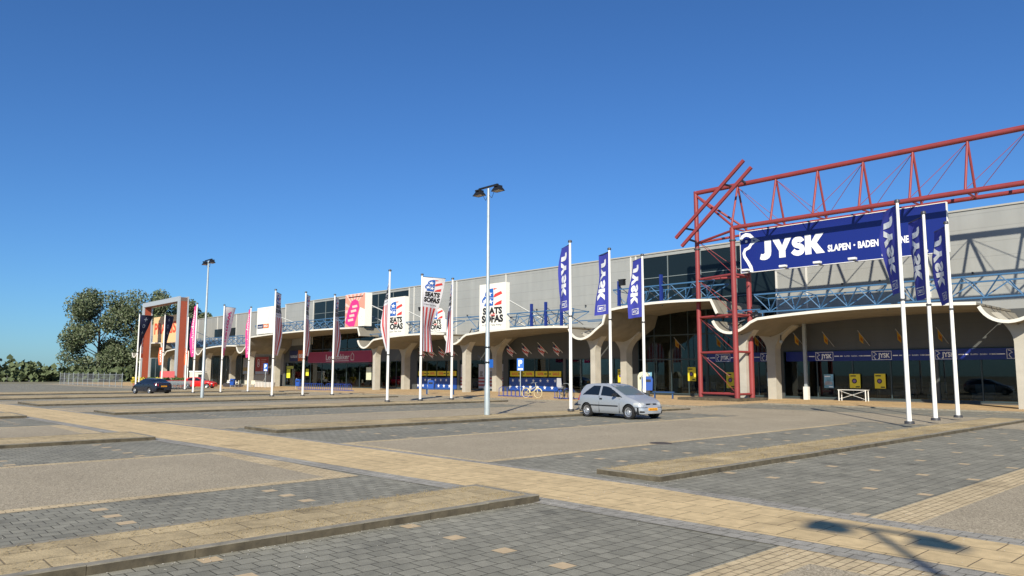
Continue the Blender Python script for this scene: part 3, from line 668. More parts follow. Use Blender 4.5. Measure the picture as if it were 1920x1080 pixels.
# ---------------------------------------------------------------- blue lattice girders on the canopy
def girder(x0, x1, zb, lb, z_rise=1.25):
    t = thing('lattice_girder', lb, 'girder', (x0, 45.95, zb-.06), 0, 'blue lattice girders on the canopy roof'); L = x1 - x0
    ch = MB(); ch.bar((0,0,z_rise),(L,0,z_rise),.09); ch.bar((0,1.9,z_rise-.12),(L,1.9,z_rise-.12),.09); ch.bar((0,.5,.1),(L,.5,.1),.09)
    ch.build('chord', BLUE, t); n = max(2, round(L/1.8)); st = L/n
    for yy, zz, nm in ((0, z_rise, 'front_lacing'), (1.9, z_rise-.12, 'rear_lacing')):
        br = MB()
        for i in range(n):
            a = i*st; br.bar((a,yy,zz-.04),(a+st/2,.5,.12),.055); br.bar((a+st/2,.5,.12),(a+st,yy,zz-.04),.055)
        br.build(nm, BLUE, t)
    ct = MB()
    for i in range(0, n+1, 2): ct.bar((i*st,.04,z_rise-.02),(i*st,1.86,z_rise-.14),.045)
    ct.build('cross_tie', BLUE, t)
    sp = MB()
    for i in range(int(L/4)+1): sp.box(i*4+.3-.03, i*4+.3+.03, .47, .53, -.25, .07)
    sp.build('support', BLUE, t)
zfl = 5.98
gl = [(-154,-139.5,7.15,'farthest left blue lattice girder behind the rust-brown portal'), (-137.6,-123.2,zfl,'blue lattice girder right of the rust-brown portal'), (-121.4,-107,zfl,'blue lattice girder left of the white bedding billboard'),
      (-102.9,-74.6,7.2,'long blue lattice girder behind the pink billboard'), (-71.7,-58.2,zfl,'blue lattice girder behind the left sofa billboards'), (-55.4,-41.7,zfl,'blue lattice girder behind the right sofa billboard'),
      (-37.5,-28.4,7.2,'raised blue lattice girder over the glazed entrance'), (-25.4,-16.9,zfl-.05,'blue lattice girder under the big blue sign'), (-16.5,-4,zfl,'blue lattice girder at the right edge of the canopy')]
for g_ in gl: girder(*g_)
# link pieces dipping over the troughs
for i, c in enumerate((-105.9,-72.7,-56.7,-40.2,-26.75)):
    z0 = 7.2+1.25 if c in (-72.7, -26.75) else zfl+1.25; z1 = zfl+1.25 if c not in (-40.2, -105.9) else 7.2+1.25
    t = thing('girder_link', 'crossed blue link bars over the canopy trough %s' % ['by the white bedding billboard','right of the pink billboard','between the two sofa billboards','below the leftmost blue banner poles','behind the red tower'][i], 'girder', (c, 46.2, 5.6), 0, 'crossed links over the canopy troughs')
    lm_ = MB(); zz = zfl+.1-5.6
    if z0 == z1:
        for q in (0, 1.9): lm_.bar((-1.55,q,z0-5.6-.06*q),(1.35,q,z1-5.6-.06*q),.08)
    else: lm_.bar((-1.6,.4,zz+.1),(1.4,.4,zz+.1),.07); lm_.bar((-1.6,1.6,zz+.1),(1.4,1.6,zz+.1),.07)
    lm_.build('bar', BLUE, t)
    x_ = MB(); x_.bar((-1.2,.3,-.5),(1.2,1.6,.5),.07); x_.bar((-1.2,1.6,-.5),(1.2,.3,.5),.07); x_.build('cross_brace', DARKM, t)
# deep blue posts with floodlights
ps = [(-46.75,5.95,7.9,'leftmost of the three deep blue posts right of the sofa billboard',False), (-45.0,5.95,7.95,'middle one of the three deep blue posts right of the sofa billboard',False), (-43.15,5.9,7.6,'deep blue post just left of the leftmost blue banner',False),
      (-36.95,7.2,9.05,'deep blue post with a floodlight left of the dark upper glazing',True), (-35.0,7.25,9.1,'deep blue post behind the right-hand blue banner pole',False), (-32.95,7.25,9.2,'deep blue post standing free in front of the dark upper glazing',False)]
for x, z0, z1, lb, fl in ps:
    t = thing('floodlight_post', lb, 'post', (x, 46.0, z0-.1), 0, 'deep blue posts on the canopy edge'); h = z1-z0+.1
    MB().box(-.1,.1,-.1,.1,0,h).build('post', NAVY, t)
    b_ = MB(); b_.bar((.1,.05,h-.5),(1.0,1.6,.15),.05); b_.bar((-.1,.05,h-.5),(-.6,1.2,.15),.04); b_.build('brace', DARKM, t)
    if fl:
        f_ = MB(); f_.box(.12,.55,-.2,.15,h-.35,h-.02); f_.prism([(.14,h-.05),(.53,h-.05),(.65,h+.12),(.02,h+.12)], -.18, .1); f_.build('floodlight', BLACK, t)
for i, (x, z, lb) in enumerate(((-69.3,9.0,'left floodlight of the pair on the grey wall between the sofa billboards'), (-67.9,9.1,'right floodlight of the pair on the grey wall between the sofa billboards'), (-105.2,8.8,'floodlight on the corner of the hall beside the white bedding billboard'))):
    t = thing('wall_floodlight', lb, 'floodlight', (x, FY-.02, z))
    MB().box(-.06,.06,-1.2,-.02,-.05,.05).build('arm', DARKM, t); MB().prism([(-.45,.3),(.45,.3),(.3,-.15),(-.3,-.15)], -1.6, -1.2).build('lamp_head', BLACK, t)
# ---------------------------------------------------------------- red steel gantry with the big blue sign
GX, GY = -30.5, 47.15
t = thing('steel_gantry', 'red painted tubular steel tower and overhead lattice beam carrying the big blue sign', 'gantry', (GX, GY, 0))
def L_(p): return (p[0]-GX, p[1]-GY, p[2])
def gt(nm, segs, mat=RED):
    for a, b, r in segs:
        MB().tube(L_(a), L_(b), r, n=14).build(nm, mat, t, smooth=40)
A, B, D = (-30.5, 47.15), (-27.0, 46.15), (-27.0, 48.15)
gt('column', [((*A,0),(*A,15.3),.165), ((*B,0),(*B,11.95),.18), ((*D,0),(*D,11.95),.18)])
XE = -2.0
gt('top_chord', [((-30.5,47.15,15.17),(XE,47.15,15.17),.165)])
gt('bottom_chord', [((-27.0,46.15,11.93),(XE,46.15,11.93),.15), ((-27.0,48.15,11.93),(XE,48.15,11.93),.13)])
vb = MB(); cb = MB(); xs = [-27.05+2.9*i for i in range(9)]
for i, x in enumerate(xs):
    for y in (46.15, 48.15): vb.tube(L_((x,47.15,15.1)), L_((x,y,12.0)), .072, n=10)
    if i < 8:
        a, b = (x, x+2.9) if i < 2 or i > 5 else (x+2.9, x)
        for y in (46.15, 48.15): cb.tube(L_((a,47.15,15.0)), L_((b,y,12.05)), .018, n=6)
    vb.tube(L_((x,46.15,11.93)), L_((x,48.15,11.93)), .06, n=8)
build_each(vb, 'web_strut', RED, t, 40); build_each(cb, 'tension_rod', RED, t)
hb = MB(); rods = MB()
for z in (.45, 3.35, 5.9, 8.7):
    for p, q in ((A, B), (A, D), (B, D)): hb.tube(L_((*p,z)), L_((*q,z)), .085, n=10)
for z0, z1 in ((3.35,.45),(5.9,3.35),(8.7,5.9),(11.6,8.7)):
    for q in (B, D): rods.tube(L_((*A,z0)), L_((*q,z1)), .02, n=6)
for q in (B, D):
    hb.tube(L_((*A,11.4)), L_((*q,11.75)), .09, n=10); hb.tube(L_((*A,15.0)), L_((*q,12.1)), .085, n=10)
build_each(hb, 'tower_brace', RED, t, 40); build_each(rods, 'tower_rod', RED, t)
cl = MB()
for p, z in ((A,10.9),(B,11.0),(D,11.0)): cl.tube(L_((*p,z)), L_((*p,z+.09)), .24, n=16)
build_each(cl, 'collar', DARKM, t)
for a, b in (((-31.35,45.7,11.72),(-25.7,45.7,16.4)), ((-30.85,45.7,11.05),(-25.15,45.7,15.8))):
    m = MB(); m.bar(L_(a), L_(b), .22, .16, up=Vector((0,-1,0))); m.build('skew_bar', RED, t)
bk = MB()
for p, q in (((-30.5,47.15,12.35),(-30.6,45.75,12.35)), ((-30.5,47.15,11.5),(-30.3,45.75,11.5)), ((-27.5,47.15,15.17),(-27.3,45.75,15.0)), ((-26.4,47.15,15.17),(-26.0,45.75,15.1))): bk.bar(L_(p), L_(q), .12)
build_each(bk, 'bracket', DARKM, t)
pl = thing('gantry_plinth', 'low weathered concrete plinth under the red steel tower', 'plinth', (-28.7, 47.1, .05))
MB().box(-2.4, 2.4, -2.0, 1.9, -.1, .14).build('plinth', KERB, pl)

# the big blue sign
sx0, sx1, sz0, sz1, sy = -27.05, -13.9, 8.88, 11.74, 47.3
t, sf = signbox('goose_sign', 'big blue sign with a white goose and heavy white letters hung from the red beam', sx0, sx1, sz0, sz1, sy, .18, SGB, edge=WHITE)
nk, beak, eye, nos = goose()
g1 = lambda a, b: (a+.04, b+.0)
art('goose_outline', LWH, nk, sf, .012, t, xf=g1); art('beak', LGY, beak, sf, .016, t, xf=g1)
art('goose_eye', LWH, eye, sf, .016, t, xf=g1); art('nostril', SGB, nos, sf, .022, t, xf=g1)
# heavy letters built as polygons: J Y S K
def catm(P, k):
    out = []
    for i in range(len(P)-1):
        p0, p1, p2, p3 = P[max(0,i-1)], P[i], P[i+1], P[min(len(P)-1,i+2)]
        for j in range(k):
            t = j/k; out.append(tuple(.5*((2*b)+(-a+c)*t+(2*a-5*b+4*c-d)*t*t+(-a+3*b-3*c+d)*t**3) for a, b, c, d in zip(p0,p1,p2,p3)))
    return out + [P[-1]]
def jysk(x, y, h, w):
    k = h; o = []
    def P(lst, ox): return [(x + (ox+a)*w/4.05, y + b*k) for a, b in lst]
    o += [P([(.32,1),(.8,1),(.8,.4),(.32,.4)],0)]
    o += [P([(.8,.399),(.32,.399),(.31,.34),(.25,.3),(.17,.29),(.04,.32),(-.06,.04),(.1,-.01),(.3,-.03),(.5,.0),(.66,.08),(.76,.2)],0)]
    o += [P([(.9,1),(1.38,1),(1.6,.62),(1.83,1),(2.27,1),(1.82,.36),(1.82,0),(1.36,0),(1.36,.36)],0)]
    sp = [(3.0,.70),(2.92,.80),(2.74,.85),(2.55,.81),(2.47,.70),(2.54,.58),(2.74,.51),(2.94,.43),(3.0,.30),(2.92,.18),(2.72,.13),(2.5,.17),(2.34,.28)]
    sp = catm(P(sp, 0), 4); o += stroke(sp, .27*k)
    o += [P([(3.2,1),(3.62,1),(3.62,.62),(3.95,1),(4.48,1),(4.0,.55),(4.52,0),(3.95,0),(3.62,.4),(3.62,0),(3.2,0)],0)]
    return o
art('lettering', LWH, jysk(1.5, .76, 1.3, 4.02), sf, .012, t)
ad = [text2d('SLAPEN', .42, .04, 1.46, 'L', 6.17, .8), pol(7.86,1.02,.06,12), text2d('BADEN', .42, .04, 1.24, 'L', 8.08, .8), pol(9.62,1.02,.06,12), text2d('WONEN', .42, .04, 1.42, 'L', 9.9, .8)]
art('small_lettering', LWH, ad, sf, .012, t)
for i, x in enumerate((-26.1,-23.4,-21.1,-18.9,-16.9,-14.9)):
    u = thing('sign_floodlight', ['leftmost','second','third','fourth','fifth','sixth'][i] + ' small white floodlight from the left along the bottom edge of the big blue sign', 'floodlight', (x, 46.9, 8.78), 0, 'floodlights under the big blue sign')
    MB().box(-.22,.22,-.85,-.55,.05,.17).build('lamp_head', WHITE, u); MB().box(-.03,.03,-.6,.1,-.03,.03).build('arm', DARKM, u)
    MB().box(-.2,.2,-.83,-.57,.0,.048).build('lamp_glass', GREY, u)

for o in [o for o in C.objects if o.parent is None and o.name.split('.')[0] in ('steel_gantry','gantry_plinth','goose_sign','sign_floodlight')]:
    k_ = .976; o.location = (o.location.x*k_, o.location.y*k_, CH + (o.location.z-CH)*k_); o.scale = (k_,)*3
# ---------------------------------------------------------------- billboards on the canopy
def billboard(lb, x0, x1, z0, z1, y=45.75, d=.5, mat=BOARD, strut=True):
    t, sf = signbox('billboard', lb, x0, x1, z0, z1, y, d, mat, 'billboard')
    if strut:
        m = MB(); w_ = (x1-x0)/2; h = z1-z0
        m.tube((w_-.05,d,h*.62),(w_+.2,FY-y-.1,.6),.06,n=8); m.tube((-w_+.1,d,h*.62),(-w_+.3,FY-y-.1,.6),.06,n=8); m.build('strut', WHITE, t)
    return t, sf
def seats(t, sf, x, y, w, off=.01, sub=0, em=True):
    """sofa shop logo w wide, origin lower left of the slogan"""
    if em: elephant(t, sf, off, x+.0*w, y+.62*w, .98*w, .54*w, sub)
    L = [text2d('SEATS', .2*w, .055, .9*w, 'L', x+.05*w, y+.37*w), text2d('SOFAS', .215*w, .055, 1.0*w, 'L', x, y+.115*w)]
    for q in L: art('lettering', INK, [q], sf, off, t, sub=sub)
    art('small_lettering', ERED, [text2d('AND', .08*w, .02, .22*w, 'L', x+.42*w, y+.305*w)], sf, off*2, t, sub=sub)
    art('slogan', INK, [text2d('A Giant Take Away', .065*w, 0, .9*w, 'L', x+.03*w, y)], sf, off, t, sub=sub)
t, sf = billboard('tall white sofa shop billboard behind the tall grey lamp post', -53.5, -49.85, 5.72, 10.1); seats(t, sf, .33, .45, 3.0)
t, sf = billboard('tall white sofa shop billboard half hidden behind the leftmost striped banner', -69.2, -65.7, 5.72, 9.95); seats(t, sf, .33, .45, 2.85)
t, sf = billboard('small low white sofa shop board with the logo cut out above its top edge', -62.0, -58.7, 5.85, 7.15, d=.25, strut=False)
w_ = 2.1; seats(t, sf, .6, .12, w_, em=False)
lf = thing('logo_cutout', 'white backed elephant logo cut-out standing on the small low sofa board', 'sign', (-61.4, 45.8, 7.16))
MB().prism([(0,0),(0,.6),(.4,1.15),(1.0,1.3),(1.9,1.1),(2.4,.6),(2.45,0)], .0, .12).build('panel', BOARD, lf); elephant(lf, frontsurf(0,0,0), .01, .1, .06, 2.2, 1.12)
t, sf = billboard('pink and salmon billboard with a hot pink gift tag before dark glazing', -77.9, -73.55, 7.12, 10.95, d=.9)
art('salmon_ground', SALM, [[(0.02,.02),(3.2,.02),(4.3,1.4),(4.3,3.8),(.02,3.8)]], sf, .006, t)
art('rays', PALEP, [[(2.0,2.2),(.1+i*.9,3.78),(.5+i*.9,3.78)] for i in range(5)] + [[(2,2),(.03,2.9-i*.9),(.03,2.5-i*.9)] for i in range(3)], sf, .012, t)
art('pale_corner', BOARD, [[(3.0,.02),(4.32,.02),(4.32,1.9),(3.3,2.2),(2.9,1.2)]], sf, .016, t)
art('gift_tag', HPINK, [[(.1,.5),(1.0,.05),(2.1,.05),(3.15,2.2),(2.9,2.9),(2.2,3.2),(1.4,3.0),(.6,1.9)]], sf, .02, t)
bars = [[(.75+.3*i+a*.96-b*.25, .62+.52*i+a*.25+b*.8) for a, b in ((0,0),(1.15-.1*(i % 2),-.25),(1.15-.1*(i % 2),.1),(0,.35))] for i in range(4)]
art('tag_lettering', PALEP, bars, sf, .026, t); art('heading', INK, [rect(.7,3.4,3.9,3.52)], sf, .02, t); art('small_print', INK, [rect(3.3+.25*(i % 3),.25+.2*i,3.4+.25*(i % 3),.3+.2*i) for i in range(5)], sf, .022, t)
t, sf = billboard('white bedding billboard with a faint grey portrait at the left end of the raised canopy', -101.9, -96.9, 7.15, 10.85, d=.9)
art('portrait', M('faint_grey_print', (.60,.59,.54), .7), stroke([(2.6,3.2),(2.9,3.5),(3.5,3.5),(3.9,3.1),(3.9,2.5),(3.6,2.1),(3.4,1.6)],.07) + stroke([(1.9,1.3),(1.6,1.9),(1.5,2.5)],.05) + stroke([(3.0,3.0),(3.2,2.7),(3.1,2.4)],.05), sf, .01, t)
art('logo_blue', NAVP, [rect(.25,.75,2.1,1.35)], sf, .01, t); art('logo_orange', ORNG, [rect(2.1,.75,3.8,1.35)], sf, .01, t)
art('lettering', LWH, [text2d('totaal', .3, 0, 1.4, 'L', .45, .92), text2d('BED', .3, .02, 1.2, 'L', 2.3, .92)], sf, .02, t)
t, sf = billboard('apricot building-market sign with orange red letters seen through the rust-brown portal', -146.0, -133.3, 6.95, 11.75, mat=PRAX)
art('lettering', PRED, [text2d('PRAXIS', 2.0, .03, 11.2, 'L', .7, 1.75)], sf, .02, t); art('house_mark', NAVP, [rect(8.6,4.0,10.0,4.6)], sf, .02, t)

# ---------------------------------------------------------------- rust-brown portal
PX0, PX1, PY, PD, PH = -140.4, -122.3, 42.0, 1.5, 13.45
t = thing('portal_frame', 'tall rust-brown and grey portal frame in front of the apricot sign', 'portal', ((PX0+PX1)/2, PY, -.4)); hw = (PX1-PX0)/2
m = MB()
for s_ in (-1, 1):
    c = s_*(hw-.4)
    for y in (0, PD-.22): m.box(c-.4, c+.4, y, y+.22, 0, PH)
m.box(-hw, hw, 0, .22, PH+.001, PH+.75); m.box(-hw, hw, PD-.22, PD, PH+.001, PH+.75); m.build('frame', GREY if False else M('portal_grey', (.45,.48,.5), .45, metal=.2), t)
for s_ in (-1, 1):
    c = s_*(hw-.4); MB().box(c-.36, c+.36, .222, PD-.222, 0, PH-.02).build('side_panel', RUST, t)
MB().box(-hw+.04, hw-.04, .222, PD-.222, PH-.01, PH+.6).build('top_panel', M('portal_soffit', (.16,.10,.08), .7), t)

# ---------------------------------------------------------------- flagpoles with banners
def flagpole(lb, flb, x, y, h, kind, offs, Wd, Lf, side=1, grp=None, top=.12):
    """offs: sideways share of the flag width (as seen along the sight line) from top to bottom; the rest points away"""
    z = gz(x) + (.12 if kind != 'plain' else 0)
    t = thing('flagpole', lb, 'flagpole', (x, y, z), 0, grp)
    MB().lathe([(.085,0),(.08,.5),(.072,h*.5),(.052,h),(.0,h)], n=14).build('pole', WPOLE if kind != 'plain' else M('cream_pole', (.6,.55,.4), .5), t, smooth=40)
    MB().lathe([(0,h+.1),(.08,h+.08),(.1,h+.02),(.1,h-.02),(0,h-.03)], n=14).build('cap', DARKM, t, smooth=40)
    MB().lathe([(0,.1),(.16,.09),(.17,0)], n=14).build('base_plate', DARKM, t, smooth=40)
    rg = MB(); rg.lathe([(.088,h-Lf-.45),(.1,h-Lf-.45),(.1,h-Lf-.38),(.08,h-Lf-.38)], n=12); rg.build('ring', DARKM, t)
    dv = Vector((x, y, 0)).normalized(); rv = Vector((dv.y, -dv.x, 0))
    ph = rnd.uniform(0, 6)
    def surf(u, v, o):             # u 0..Wd from the pole, v 0..-Lf
        k = min(1, max(0, -v/Lf)) * (len(offs)-1); i = min(len(offs)-2, int(k)); r = offs[i] + (offs[i+1]-offs[i])*(k-i)
        q = math.sqrt(max(0, 1-r*r)); d = rv*r + dv*q*side; nrm = Vector((d.y, -d.x, 0)) 
        uu = u/Wd; rp = .05*Wd*uu*math.sin(ph+3.1*v/Lf*2+uu*3.5)*(.25+.75*uu) + .028*Wd*math.sin(uu*9+v*1.1+ph)*uu*min(1, -v/Lf*3)
        p = d*(u+.06) + nrm*(rp) + UP*(h-top+v - .05*uu*0 - .04*Wd*uu)
        s_ = 1 if nrm.dot(dv) < 0 else -1
        return tuple(p + nrm*o*s_)
    N, K = (8 if kind == 'seats' else 12), 30
    cols = {'jysk': lambda a, b: FBLUE, 'seats': lambda a, b: (FWH if b < K*.39 else (FRED if a % 2 == 0 else FWH)), 'wonen': lambda a, b: FWH if a < 2 or kind == 'wonen' else FPINK,
            'pink': lambda a, b: FPINK, 'navy': lambda a, b: FNAVY, 'orange': lambda a, b: FORG}
    me = MB(); g = []
    for b in range(K+1):
        for a in range(N+1): me.v.append(surf(Wd*a/N, -Lf*b/K, 0))
    fm = []
    for b in range(K):
        for a in range(N):
            me.f.append((b*(N+1)+a, b*(N+1)+a+1, (b+1)*(N+1)+a+1, (b+1)*(N+1)+a))
            fm.append(cols[kind if kind in cols else 'orange'](a if kind != 'seats' else a, b))
    o = me.build('flag', None, t, smooth=60)
    ml = list(dict.fromkeys(fm))
    for q in ml: o.data.materials.append(q)
    for p, q in zip(o.data.polygons, fm): p.material_index = ml.index(q)
    if flb: o['label'] = flb
    bm_ = MB(); bm_.tube(surf(-.1,.01,0), surf(Wd,.01,0), .018, n=6); bm_.build('banner_arm', DARKM, t)
    rotx = lambda ox, oy: (lambda a, b: (oy + b, -(ox + a)))      # reads from top to bottom
    for off in (.016, -.016):
        if kind == 'jysk':
            L = jysk(0, 0, .50*Wd, .60*Lf); art('lettering', LWH, L, surf, off, o, xf=rotx(.1*Lf, .30*Wd), sub=.25)
            art('small_emblem', LWH, stroke([(0,0),(.42,0),(.42,.26),(0,.26),(0,0)],.025) + [text2d('JYSK', .12, .03, .26, 'L', .13, .07)] + stroke([(.03,.24),(.1,.17),(.05,.1),(.08,.02)],.025), surf, off, o, xf=(lambda a, b: (.25*Wd + a*Wd/.85, -Lf*.94 + b*1.1)), sub=.25)
        elif kind == 'seats':
            w_ = .86*Wd; x0, y0 = .08*Wd, -Lf*.365
            sc = .95
            elephant(o, surf, off, x0+.02, y0+.68*w_, w_*.98, .56*w_, sub=.2)
            art('lettering', INK, [text2d('SEATS', .21*w_, .055, .9*w_, 'L', x0+.05*w_, y0+.42*w_), text2d('SOFAS', .225*w_, .055, 1.02*w_, 'L', x0, y0+.14*w_)], surf, off, o, sub=.2)
            art('slogan', INK, [text2d('A Giant Take Away', .07*w_, 0, .9*w_, 'L', x0, y0-.03)], surf, off, o, sub=.2)
        elif kind in ('wonen', 'pink'):
            art('lettering', FPINK if kind == 'wonen' else LWH, [text2d('wonen' if kind == 'wonen' else 'woonboulevard', .45*Wd, .02, (.62 if kind == 'wonen' else .85)*Lf, 'L')], surf, off, o, xf=rotx(.08*Lf, .35*Wd), sub=.3)
            if kind == 'wonen': art('tail_patch', FPINK, [rect(.2*Wd, -.97*Lf, .95*Wd, -.82*Lf)], surf, off, o, sub=.3)
        elif kind == 'navy':
            art('lettering', LGY, [text2d('+ o +', .4*Wd, .01, .5*Lf, 'L')], surf, off, o, xf=rotx(.06*Lf, .3*Wd), sub=.3)
        elif kind in ('orange',):
            art('lettering', LWH, [text2d('PRAXIS', .4*Wd, .03, .7*Lf, 'L')], surf, off, o, xf=rotx(.15*Lf, .3*Wd), sub=.3)
    return t
g1 = 'white flagpoles along the parking islands'
J = [(-23.95,26.15,[-.36,-.45,-.50,-.45],'leftmost of the three flagpoles with blue banners'), (-24.05,29.2,[-.43,-.5,-.62,-.66],'middle of the three flagpoles with blue banners'), (-24.1,32.0,[-.48,-.55,-.68,-.70],'right-hand one of the three flagpoles with blue banners, behind the silver car')]
for x, y, of, lb in J: flagpole(lb, None, x, y, 8.0, 'jysk', of, 1.1, 3.15, 1, g1)
for i, (x, y) in enumerate(((-10.05, 28.75), (-10.1, 31.6), (-10.15, 34.4))):
    flagpole(['flagpole with a blue banner in front of the right part of the big blue sign', 'second flagpole with a blue banner at the right edge of the parking island', 'last flagpole with a blue banner on the right parking island'][i], None, x, y, 8.05, 'jysk', [-.42,-.5,-.42,-.3], 1.15, 3.2, 1, g1)
Sx = [(-38.65,25.75,[-.03,-.2,-.26,-.12],'leftmost flagpole of the nearer striped sofa banners, its banner edge-on'), (-38.85,28.35,[.97,.72,.46,.5],'flagpole with the wide open striped sofa banner in the middle'), (-39.15,31.1,[-.1,-.12,-.2,-.36],'flagpole just left of the tall lamp post, its narrow striped banner blown to the left'),
      (-53.5,25.4,[.28,.36,.32,.2],'leftmost of the three farther striped sofa banners, widest of them'), (-53.5,27.9,[.2,.24,.24,.16],'middle of the three farther striped sofa banners, narrow and turned'), (-53.6,30.5,[.2,.28,.32,.22],'right-hand one of the three farther striped sofa banners, in front of the magenta sign')]
for x, y, of, lb in Sx: flagpole(lb, None, x, y, 8.0, 'seats', of, 1.5, 4.75, 1, g1)
for x, y, of, k, lb in ((-68.45,27.55,[.8,.5,.3,.15],'wonen','flagpole with the white banner and pink vertical lettering'), (-68.9,30.3,[-.2,-.3,-.22,-.28],'pink','flagpole with a pink banner left of the white bedding billboard'), (-68.5,25.1,[-.2,-.32,-.3,-.25],'pink','flagpole with a pink banner just right of the rust-brown portal'),
                        (-84.0,24.9,[1.0,.7,.25,.1],'navy','leftmost flagpole, its navy banner tapering down'), (-82.9,27.1,[.62,.5,.35,.1],'navy','flagpole with a navy banner standing before the apricot sign'), (-84.0,29.9,[.3,.36,.3,.2],'navy','flagpole with a navy banner at the right leg of the rust-brown portal')):
    flagpole(lb, None, x, y, 8.0, k, of, 1.25, 4.6 if k != 'navy' else 3.6, 1, g1)
for x, y, h, of, lb in ((-104.5,31.35,7.6,[.3,.3,.25],'cream flagpole with a short orange banner, leftmost in the farther row'), (-104.5,34.15,5.4,[-.5,-.5,-.45],'cream flagpole with a small orange banner in front of the portal opening'), (-104.5,37.45,5.4,[-.45,-.45,-.45],'cream flagpole with an orange banner beside the right leg of the portal')):
    flagpole(lb, None, x, y, h, 'orange', of, 1.0, 3.6 if h > 6 else 2.3, 1, 'cream flagpoles with orange banners')

# ---------------------------------------------------------------- lamp posts
def lamp(lb, x, y, h):
    t = thing('lamp_post', lb, 'street lamp', (x, y, gz(x)+.1), 0, 'double-headed lamp posts')
    m = MB(); m.lathe([(.125,0),(.12,1.2),(.118,1.21),(.10,1.25),(.055,h),(0,h)], n=18); m.build('pole', GALV, t, smooth=40)
    MB().bar((-.62,0,h+.08),(.62,0,h+.08),.1,.06).build('crossbar', BLACK, t)
    for s_ in (-1, 1):
        c = s_*.62
        hd = MB(); a = .27; b = .18
        hd.add([(c-a,-b,h-.22),(c+a,-b,h-.22),(c+a,b,h-.22),(c-a,b,h-.22),(c-a*.55,-b*.55,h-.03),(c+a*.55,-b*.55,h-.03),(c+a*.55,b*.55,h-.03),(c-a*.55,b*.55,h-.03)], [(4,5,6,7),(0,1,5,4),(1,2,6,5),(2,3,7,6),(3,0,4,7)])
        hd.box(c-.12,c+.12,-.16,.16,h-.028,h+.03)
        o = hd.build('lamp_head', BLACK, t)
        MB().box(c-a+.03,c+a-.03,-b+.03,b-.03,h-.215,h-.2).build('lamp_glass', M('lamp_glass', (.28,.24,.2), .3), o)
    MB().path([(.04,0,h-.3),(.2,.02,h-.45),(.4,0,h-.15)], .01, 6).path([(-.04,0,h-.3),(-.2,.02,h-.5),(-.42,0,h-.2)], .01, 6).build('cable', BLACK, t)
    return t
lamp('tall galvanised lamp post left of the silver car, before the white sofa billboard', -24.3, 21.25, 9.85)
lamp('distant galvanised lamp post among the flagpoles near the rust-brown portal', -54.7, 20.7, 9.9)
lamp('lamp post beside the camera, its shadow falling on the tan walkway', 6.55, -3.75, 9.85)
b_ = thing('post_sign', 'small blue sign plate strapped to the tall lamp post left of the silver car', 'sign', (-24.3, 21.25, 2.0))
MB().box(.12,.15,.0,.2,.1,.45).build('plate', M('road_sign_blue', (.02,.13,.5), .4), b_); MB().lathe([(.13,.3),(.14,.3),(.14,.36),(.13,.36)], n=16).lathe([(.12,.95),(.135,.95),(.135,1.0),(.12,1.0)], n=16).build('strap', BLACK, b_); MB().bar((-.5,-.1,.6),(-.12,0,.35),.03).build('bracket_arm', BLACK, b_)

# ---------------------------------------------------------------- parking signs, bins, racks, benches
RSB = M('road_sign_blue', (.02,.13,.5), .4)
def psign(lb, x, y, h=3.0):
    t = thing('parking_sign', lb, 'sign', (x, y, gz(x)+.05), R(40))
    MB().tube((0,0,0),(0,0,h),.035,n=10).build('post', GALV, t); MB().box(-.28,.28,-.05,-.035,h-1.0,h).build('panel', RSB, t)
    art('lettering', LWH, [text2d('P', .5, .04, .3, 'C', 0, h-.62), rect(-.2,h-.95,.2,h-.8)], frontsurf(0,-.05,0), .006, t)
psign('blue parking sign on a thin post in front of the right starry window', -44.6, 42.6, 3.0)
psign('blue parking sign on a thin post beside the dark red wall poster', -94.75, 44.0, 3.2)
def bin_(lb, x, y):
    t = thing('litter_bin', lb, 'bin', (x, y, gz(x)+.06), R(30), 'blue litter bins on steel posts')
    MB().prism([(-.27,.35),(.27,.35),(.30,1.0),(.22,1.18),(-.22,1.18),(-.30,1.0)], -.2, .2).build('body', BINB, t)
    MB().tube((-.34,0,0),(-.34,0,1.2),.03,n=8).tube((-.34,0,1.2),(-.2,0,1.26),.03,n=8).build('post', GALV, t); MB().box(-.2,.2,-.215,-.202,.85,1.0).build('slot', BLACK, t)
    return t
bin_('blue litter bin in front of the left starry window', -54.5, 41.0)
bin_('blue litter bin left of the magenta shop front', -84.6, 43.5)
bin_('blue litter bin behind the hood of the silver car', -36.05, 48.3).scale = (1.4, 1.4, 1.32)
bin_('blue litter bin beside the outdoor seats and the cream column', -98.0, 41.0)
def rack(lb, x, y, n, ax='X', sp=.45):
    t = thing('bike_rack', lb, 'bike rack', (x, y, gz(x)+.06), 0, 'blue bicycle racks')
    MB().bar((-.1,0,.08),(n*sp,0,.08),.05).bar((-.1,.5,.05),(n*sp,.5,.05),.05).build('rail', RACKB, t)
    for i in range(n): MB().path([(i*sp,0,.08),(i*sp,0,.62+.1*(i % 2)),(i*sp,.3,.75),(i*sp,.5,.6),(i*sp,.5,.06)], .022, 6).build('hoop', RACKB, t)
    return t
rack('blue bicycle rack holding the yellow bicycle', -43.1, 38.9, 7, sp=.45); rack('blue bicycle rack holding the black bicycle with the child seat', -36.6, 38.3, 4)
rack('long blue bicycle rack in front of the left half of the magenta shop front', -80.3, 41.3, 12); rack('blue bicycle rack in front of the right half of the magenta shop front', -74.0, 41.3, 11)
